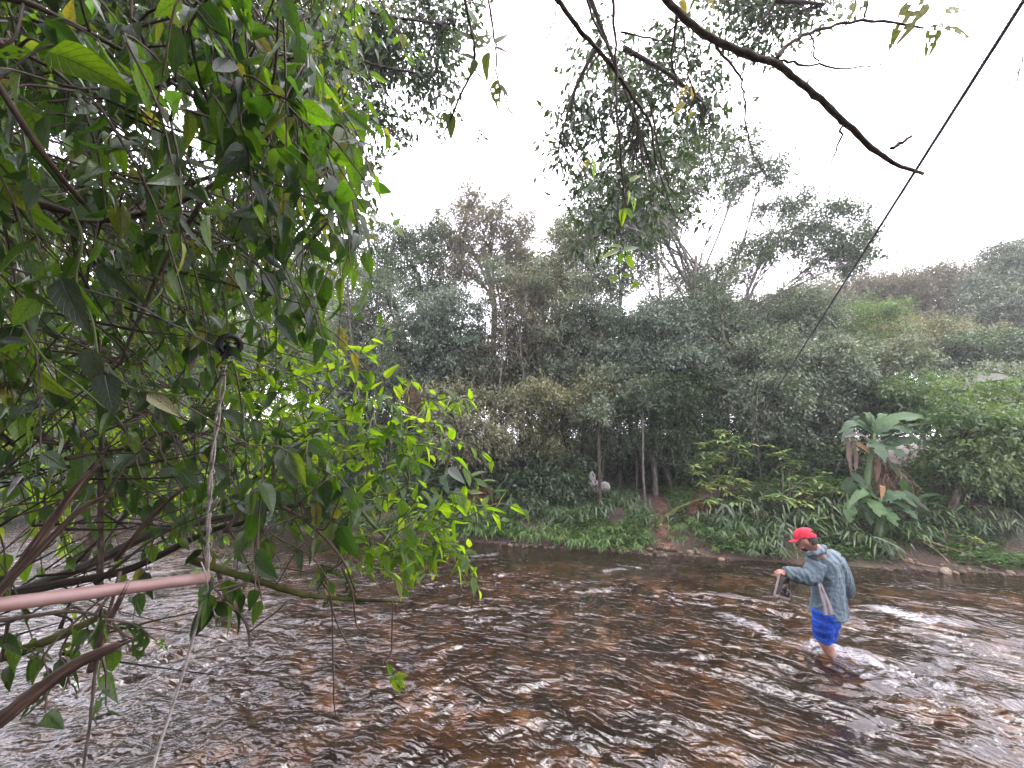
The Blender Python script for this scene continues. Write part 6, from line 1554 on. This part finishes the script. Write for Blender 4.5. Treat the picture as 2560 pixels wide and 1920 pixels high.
# legs: near one seen, the other a step ahead
kneeN = zc(745, 1215, .02); ankN = foot_w + np.array([.10, .02, -.20])
hipN = zc(770, 1010, -.03)
pieces.append(limb([hipN, kneeN, zc(790, 1330, .01), foot_w + [.0, 0, -.02], ankN], [.085, .060, .062, .047, .036]))
hipF = zc(800, 1000, .12); kneeF = zc(775, 1210, .26); ankF = pbase + np.array([-.02, .38, .06])
pieces.append(limb([hipF, kneeF, (kneeF + ankF) / 2 + [0, -.02, .05], ankF], [.085, .060, .055, .036]))
for ank in (ankN, ankF):
    pieces.append(limb([ank + [0, 0, -.02], ank + FW * .09 + [0, 0, -.055], ank + FW * .19 + [0, 0, -.07]], [.038, .038, .024], 10, 4))
# left hand: palm and fingers closed round the heels of the shoes
HD = nrm(wrL - elL)
hand = wrL + HD * .045
pieces.append(limb([wrL, hand, wrL + HD * .085 - UPV * .008], [.026, .034, .030], 10, 4))
pv = nrm(np.cross(HD, UPV))                   # toward the viewer or away
pv = pv if np.dot(pv, CAMP - hand) > 0 else -pv
for k_, (off, ln) in enumerate([(.030, .068), (.010, .078), (-.010, .072), (-.028, .058)]):
    r0 = wrL + HD * .080 + pv * off + UPV * .004
    pieces.append(limb([r0 - HD * .03, r0 + HD * .012 - UPV * .012, r0 + HD * .010 - UPV * (.012 + ln * .55), r0 - HD * .016 - UPV * (.014 + ln * .75)], [.0105, .0105, .0095, .0078], 7, 3))
r0 = wrL + HD * .03 + pv * .028
pieces.append(limb([r0, r0 + pv * .014 + HD * .03 - UPV * .02, r0 + pv * .006 + HD * .05 - UPV * .042], [.014, .012, .009], 7, 3))
# right hand, slightly curled
HR = nrm(wrR - elR + np.array([0, 0, -.05]))
pieces.append(limb([wrR, wrR + HR * .05, wrR + HR * .085], [.027, .036, .03], 10, 4))
for k_ in range(4):
    r0 = wrR + HR * .08 + FW * (.028 - k_ * .019)
    pieces.append(limb([r0 - HR * .02, r0 + HR * .025, r0 + HR * .05 + LF * .015], [.0105, .0095, .008], 7, 3))
pieces.append(limb([wrR + HR * .02 + FW * .03, wrR + HR * .055 + FW * .05], [.013, .009], 7, 3))
person = thing('person', 'person in red cap and blue grey jacket wading across the river holding shoes', 'person', pbase)
link('body', finish(union(pieces, .0055, 'body', 2), M['skin'], pbase), person)

# eyes: dark lids line is hidden by the cap brim from here but built all the same
for s_ in (1, -1):
    V, Fs = ellipsoid(head + HF * .0975 + HL * .030 * s_ + HU * .014, HAX, [.0045, .010, .0055], 10, 8)
    link('eye', MB().add(V, Fs).mesh('eye', M['hair'], pbase), person)
# hair: short cap of hair low on the skull, plus beard shadow
V, Fs = ellipsoid(head - HF * .012 + HU * .004, HAX, [.094, .080, .098], 28, 22)
loc = (V - head) @ HAX.T
ok = (loc[:, 2] < .06) & (loc[:, 0] < .022 - np.clip(-.02 - loc[:, 2], 0, 1) * 1.2) & (loc[:, 2] > -.066) & ~((np.abs(loc[:, 0] + .006) < .026) & (loc[:, 2] < .018) & (loc[:, 2] > -.048) & (np.abs(loc[:, 1]) > .05))
mb = MB(); mb.add(V, [f[ok[f].all(1)] for f in Fs])
link('hair', mb.mesh('hair', M['hair'], pbase), person)
V, Fs = ellipsoid(head + HF * .045 - HU * .055, HAX, [.0535, .0535, .0565], 20, 16)
loc = (V - head) @ HAX.T
ok = (loc[:, 2] < -.072) & (loc[:, 0] > .02)
mb = MB(); mb.add(V, [f[ok[f].all(1)] for f in Fs])
link('beard', mb.mesh('beard', M['hair'], pbase), person)

# cap: crown with the arched gap at the back, brim, strap, button
nu, nv = 36, 12
capc = head + HU * .034 - HF * .002
V = []
for i in range(nv + 1):
    p = (i / nv) * (math.pi / 2)
    for j in range(nu):
        t = 2 * math.pi * j / nu
        rr = math.cos(p) ** .8
        V.append([.110 * rr * math.cos(t), .088 * rr * math.sin(t), .098 * math.sin(p) ** .95 - .012 * (math.cos(t) < -.3) * (i == 0)])
V = np.array(V)
q = np.array([[i * nu + j, i * nu + (j + 1) % nu, (i + 1) * nu + (j + 1) % nu, (i + 1) * nu + j] for i in range(nv) for j in range(nu)])
mid_ = V[q].mean(1)
gapm = (mid_[:, 0] < -.02) & (np.hypot(mid_[:, 1] / .050, (mid_[:, 2] - .012) / .046) < 1) & (mid_[:, 2] > .012)
mb = MB(); mb.add(capc + V @ HAX, q[~gapm])
link('cap_crown', mb.mesh('cap_crown', M['cap_red'], pbase), person)
rows = []
for a_ in np.linspace(0, 1, 6):
    t = np.linspace(-1.15, 1.15, 15)
    x = (.108 + .075 * a_ * np.cos(t * .9) ** .6) * np.cos(t * (1 - .12 * a_))
    y = (.086 + .006 * a_) * np.sin(t * (1 - .12 * a_))
    z = -.003 - .028 * a_ + .018 * a_ - .9 * a_ * y ** 2 * 2.2
    rows.append(np.stack([x, y, z], -1))
Vb = np.concatenate(rows)
qb = np.array([[i * 15 + j, i * 15 + j + 1, (i + 1) * 15 + j + 1, (i + 1) * 15 + j] for i in range(5) for j in range(14)])
mb = MB(); mb.add(capc + Vb @ HAX, qb); mb.add(capc + (Vb - [0, 0, .004]) @ HAX, qb[:, ::-1])
link('cap_brim', mb.mesh('cap_brim', M['cap_red'], pbase), person)
V, Fs = ellipsoid(capc + HU * .098, HAX, [.007, .007, .004], 8, 6); link('cap_button', MB().add(V, Fs).mesh('cap_button', M['cap_red'], pbase), person)

# jacket
def ring(c, a, b_, t_ax, f_ax, k=30, sq=2.3, wob=0.0, ph=0.0):
    t = np.linspace(0, 2 * np.pi, k, endpoint=False)
    ct, st = np.cos(t), np.sin(t)
    x = np.sign(ct) * np.abs(ct) ** (2 / sq); y = np.sign(st) * np.abs(st) ** (2 / sq)
    m_ = 1 + wob * (np.sin(t * 6 + ph) + .6 * np.sin(t * 11 + ph * 2.3))
    return c + (t_ax * (x * a * m_)[:, None] + f_ax * (y * b_ * m_)[:, None])
lat = nrm(shR - shL - FW * np.dot(shR - shL, FW))
RT = nrm(np.array([.80, .60, 0]))
rows = []
for (zx, zy, a, b_, wob, dd) in [(800, 975, .205, .165, .045, .05), (800, 925, .200, .160, .04, .05), (798, 850, .190, .152, .03, .05), (792, 760, .182, .145, .022, .05), (785, 660, .182, .142, .018, .05), (775, 560, .188, .14, .012, .05), (765, 470, .190, .132, .008, .05), (752, 405, .172, .118, .0, .05), (728, 350, .115, .088, .0, .04), (700, 310, .078, .074, 0, .03)]:
    tilt = np.array([0, 0, -.12])
    rows.append(ring(zc(zx, zy, dd), a, b_, nrm(RT + tilt * (zy < 600)), nrm(FW + [0, 0, .1]), wob=wob, ph=zy * .008))
jp = [loft(rows)]
jp.append(limb([zc(668, 440, -.01), zc(640, 545, -.03), zc(600, 590, -.04), zc(500, 575, -.05), zc(405, 555, -.05), zc(340, 545, -.05)], [.098, .094, .088, .078, .070, .064], 18))
jp.append(limb([zc(850, 420, .08), zc(905, 520, .09), zc(950, 620, .10), zc(982, 700, .14), zc(985, 765, .20)], [.098, .092, .084, .076, .068], 18))
jp.append(limb([shL + [0, .03, -.015], zc(735, 405, .05), zc(800, 395, .09), shR + [0, 0, -.015]], [.088, .092, .095, .09], 16))
jp.append(limb([zc(705, 350, .02), zc(725, 400, .06), zc(750, 480, .06)], [.075, .11, .13], 16))
# collar folded like a small hood
jp.append(limb([zc(590, 362, -.05), zc(640, 345, -.07), zc(700, 322, -.05), zc(742, 300, .02), zc(725, 282, .1)], [.018, .027, .034, .036, .026], 12))
jp.append(limb([zc(588, 362, -.03), zc(592, 352, .06), zc(640, 330, .14), zc(720, 298, .13)], [.018, .022, .026, .026], 12))
jp.append(limb([zc(740, 335, -.04), zc(742, 295, -.01), zc(728, 266, .03)], [.028, .030, .022], 10))
def jw(V):
    a = V @ lat * 1.0
    fold = (1 - np.minimum(np.abs(noise2(a * 11 + V[:, 2] * 2.2, V[:, 2] * 2.4, 70)) * 2.2, 1)) ** 2
    sl = np.clip((zc(640, 500)[0] - V[:, 0]) / .12, 0, 1)
    cr = noise2(V[:, 0] * 22 + V[:, 2] * 14, V[:, 2] * 10 - V[:, 0] * 6, 71)
    return .011 * fold * (1 - sl) + .016 * cr * sl + .005 * noise2(V[:, 0] * 30, V[:, 2] * 30, 72)
link('jacket', finish(union(jp, .0085, 'jacket', 2), M['jacket'], pbase, jw), person)
# hem cord edge and cuff bands
mb = MB(); c_ = ring(zc(800, 968, .05), .208, .168, RT, nrm(FW + [0, 0, .1]), 40, wob=.045, ph=965 * .008)
add_tube(mb, np.vstack([c_, c_[:1]]), .006, 6); link('hem', mb.mesh('hem', M['jacket'], pbase), person)

# rolled blue trousers
sp = [limb([zc(765, 940, -.01), zc(745, 1080, -.01), zc(738, 1165, .0), zc(738, 1212, .005)], [.125, .112, .100, .094], 18),
      limb([zc(805, 940, .10), zc(790, 1080, .18), zc(772, 1210, .25)], [.12, .108, .094], 18),
      limb([zc(760, 950, .0), zc(800, 950, .10)], [.12, .12], 14)]
def cuff(c, ax_, r_, t_=.022):
    u = nrm(np.cross(ax_, FW)); v = np.cross(ax_, u)
    th = np.linspace(0, 2 * np.pi, 25)
    P = c + r_ * (u * np.cos(th)[:, None] + v * np.sin(th)[:, None]) + ax_ * .008 * np.sin(th * 3)[:, None]
    return tube(P, t_, 8)[:2]
legax = nrm(zc(738, 1232) - zc(745, 1080))
for dz, rr in ((1226, .088), (1198, .094), (1170, .098)):
    sp.append(cuff(zc(738, dz, .0), legax, rr - .012, .018 if dz > 1220 else .016))
sp.append(cuff(zc(770, 1205, .26), nrm(zc(772, 1210, .25) - zc(790, 1080, .18)), .084))
sw = lambda V: .010 * noise2(V[:, 0] * 9 + V[:, 2] * 6, V[:, 2] * 16, 75) + .006 * noise2(V[:, 0] * 24, V[:, 2] * 30, 76)
link('trousers', finish(union(sp, .008, 'trousers', 1), M['shorts'], pbase, sw), person)

# grey cloth hanging from under the left sleeve
A0 = [zc(682, 655, -.16), zc(690, 700, -.17), zc(712, 800, -.18), zc(738, 900, -.19), zc(742, 988, -.20)]
A1 = [zc(726, 655, -.15), zc(742, 700, -.16), zc(785, 800, -.16), zc(826, 900, -.17), zc(850, 982, -.17)]
P0, P1 = smooth_path(A0, 5), smooth_path(A1, 5)
k = 9
tt = np.linspace(0, 1, k)
G = P0[:, None] * (1 - tt)[None, :, None] + P1[:, None] * tt[None, :, None]
vv = np.linspace(0, 1, len(P0))
G = G + nrm(CAMP - zc(760, 820))[None, None] * (.014 * np.sin(tt * 11)[None] * vv[:, None] + .01 * noise2(tt[None] * 3, vv[:, None] * 5, 80))[..., None]
n = len(P0)
q = np.array([[i * k + j, i * k + j + 1, (i + 1) * k + j + 1, (i + 1) * k + j] for i in range(n - 1) for j in range(k - 1)])
V = G.reshape(-1, 3); back = -nrm(CAMP - zc(760, 820)) * .006
o = link('cloth', MB().add(V - A0[0], q).add(V + back - A0[0], q[:, ::-1]).mesh('cloth', M['cloth_grey']))
o.location = [float(c) for c in A0[0]]
tag(o, 'long grey cloth hanging from the left side of the jacket', 'cloth')

# a pair of canvas shoes held by the heels, toes down
M['canvas'] = solid_mat('dark_brown_canvas', [(.3, (.035, .028, .026)), (.7, (.085, .07, .064))], 25, .8, .2, bump=.4, bscale=150, bdist=.001)
M['rubber'] = solid_mat('pale_rubber', [(.3, (.2, .165, .15)), (.7, (.3, .25, .23))], 14, .6, .3, bump=.1)
M['lace'] = solid_mat('grey_lace', [(.3, (.3, .27, .26)), (.7, (.45, .41, .4))], 40, .9, .1, bump=0)
def shoe(label, heel, toe, top_dir):
    X = nrm(toe - heel); L = np.linalg.norm(toe - heel)
    Z = nrm(top_dir - X * np.dot(top_dir, X)); Y_ = np.cross(Z, X)
    fr = lambda x, y, z: heel + X * x * L + Y_ * y * L + Z * z * L
    root = thing('shoe', label, 'shoe', heel)
    # outline of the sole, heel to toe
    xs_ = np.array([0, .03, .12, .3, .5, .68, .82, .93, .985, 1.0]); hw = np.array([.04, .10, .135, .13, .135, .17, .178, .145, .08, .02])
    ol = np.array([[a_, h_] for a_, h_ in zip(xs_, hw)] + [[a_, -h_] for a_, h_ in zip(xs_[::-1], hw[::-1])])
    mk = lambda z, s_: np.array([fr(.5 + (a_ - .5) * s_, h_ * s_, z) for a_, h_ in ol])
    V, Fs = loft([mk(-.005, .93), mk(0, 1.0), mk(.055, 1.0), mk(.065, .96)])
    link('sole', MB().add(V, Fs).mesh('sole', M['rubber'], heel), root)
    ub = []
    for x, w_, h_ in [(.02, .09, .30), (.1, .125, .31), (.25, .125, .27), (.4, .13, .25), (.52, .14, .235), (.64, .158, .195), (.76, .165, .155), (.87, .14, .125), (.95, .09, .10), (.975, .05, .085)]:
        t = np.linspace(0, np.pi, 9)
        ub.append(np.array([fr(x, w_ * math.cos(a_), .07 + (h_ - .07) * math.sin(a_) ** .7) for a_ in t]))
    k_ = 9
    V = np.concatenate(ub)
    q = np.array([[i * k_ + j, i * k_ + j + 1, (i + 1) * k_ + j + 1, (i + 1) * k_ + j] for i in range(len(ub) - 1) for j in range(k_ - 1)])
    open_ = np.zeros(len(q), bool)
    for i in range(0, 3):
        for j in (2, 3, 4, 5):
            open_[i * (k_ - 1) + j] = True
    open_[0:k_ - 1] = False
    link('upper', MB().add(V, [q[~open_], np.arange(k_)[None]]).mesh('upper', M['canvas'], heel), root)
    V, Fs = ellipsoid(fr(.87, 0, .075), np.array([X, Y_, Z]), [.125 * L, .165 * L, .075 * L], 18, 12)
    link('toe_cap', MB().add(V, Fs).mesh('toe_cap', M['rubber'], heel), root)
    mb = MB(); add_tube(mb, np.array([fr(.30, 0, .34), fr(.45, 0, .275), fr(.62, 0, .215)]), [.05 * L, .06 * L, .05 * L], 8)
    link('tongue', mb.mesh('tongue', M['canvas'], heel), root)
    for i in range(5):
        x = .38 + i * .065; z = .285 - i * .022
        mb = MB(); add_tube(mb, smooth_path([fr(x + .02, .095, z - .045), fr(x, 0, z + .035), fr(x - .015, -.095, z - .045)], 4), .011 * L, 5)
        link('lace', mb.mesh('lace', M['lace'], heel), root)
    mb = MB(); add_tube(mb, smooth_path([fr(.42, .02, .31), fr(.5, .14, .30), fr(.62, .17, .2), fr(.7, .18, .16)], 4), .009 * L, 5)
    link('lace', mb.mesh('lace', M['lace'], heel), root)
shoe('left one of two held canvas shoes, its pale toe and sole edge facing left', zc(282, 545, -.06), zc(222, 805, -.10), np.array([.75, -.62, .1]))
shoe('right one of two held canvas shoes, darker, half behind the other', zc(352, 562, .03), zc(338, 832, .03), np.array([-.5, -.8, .1]))
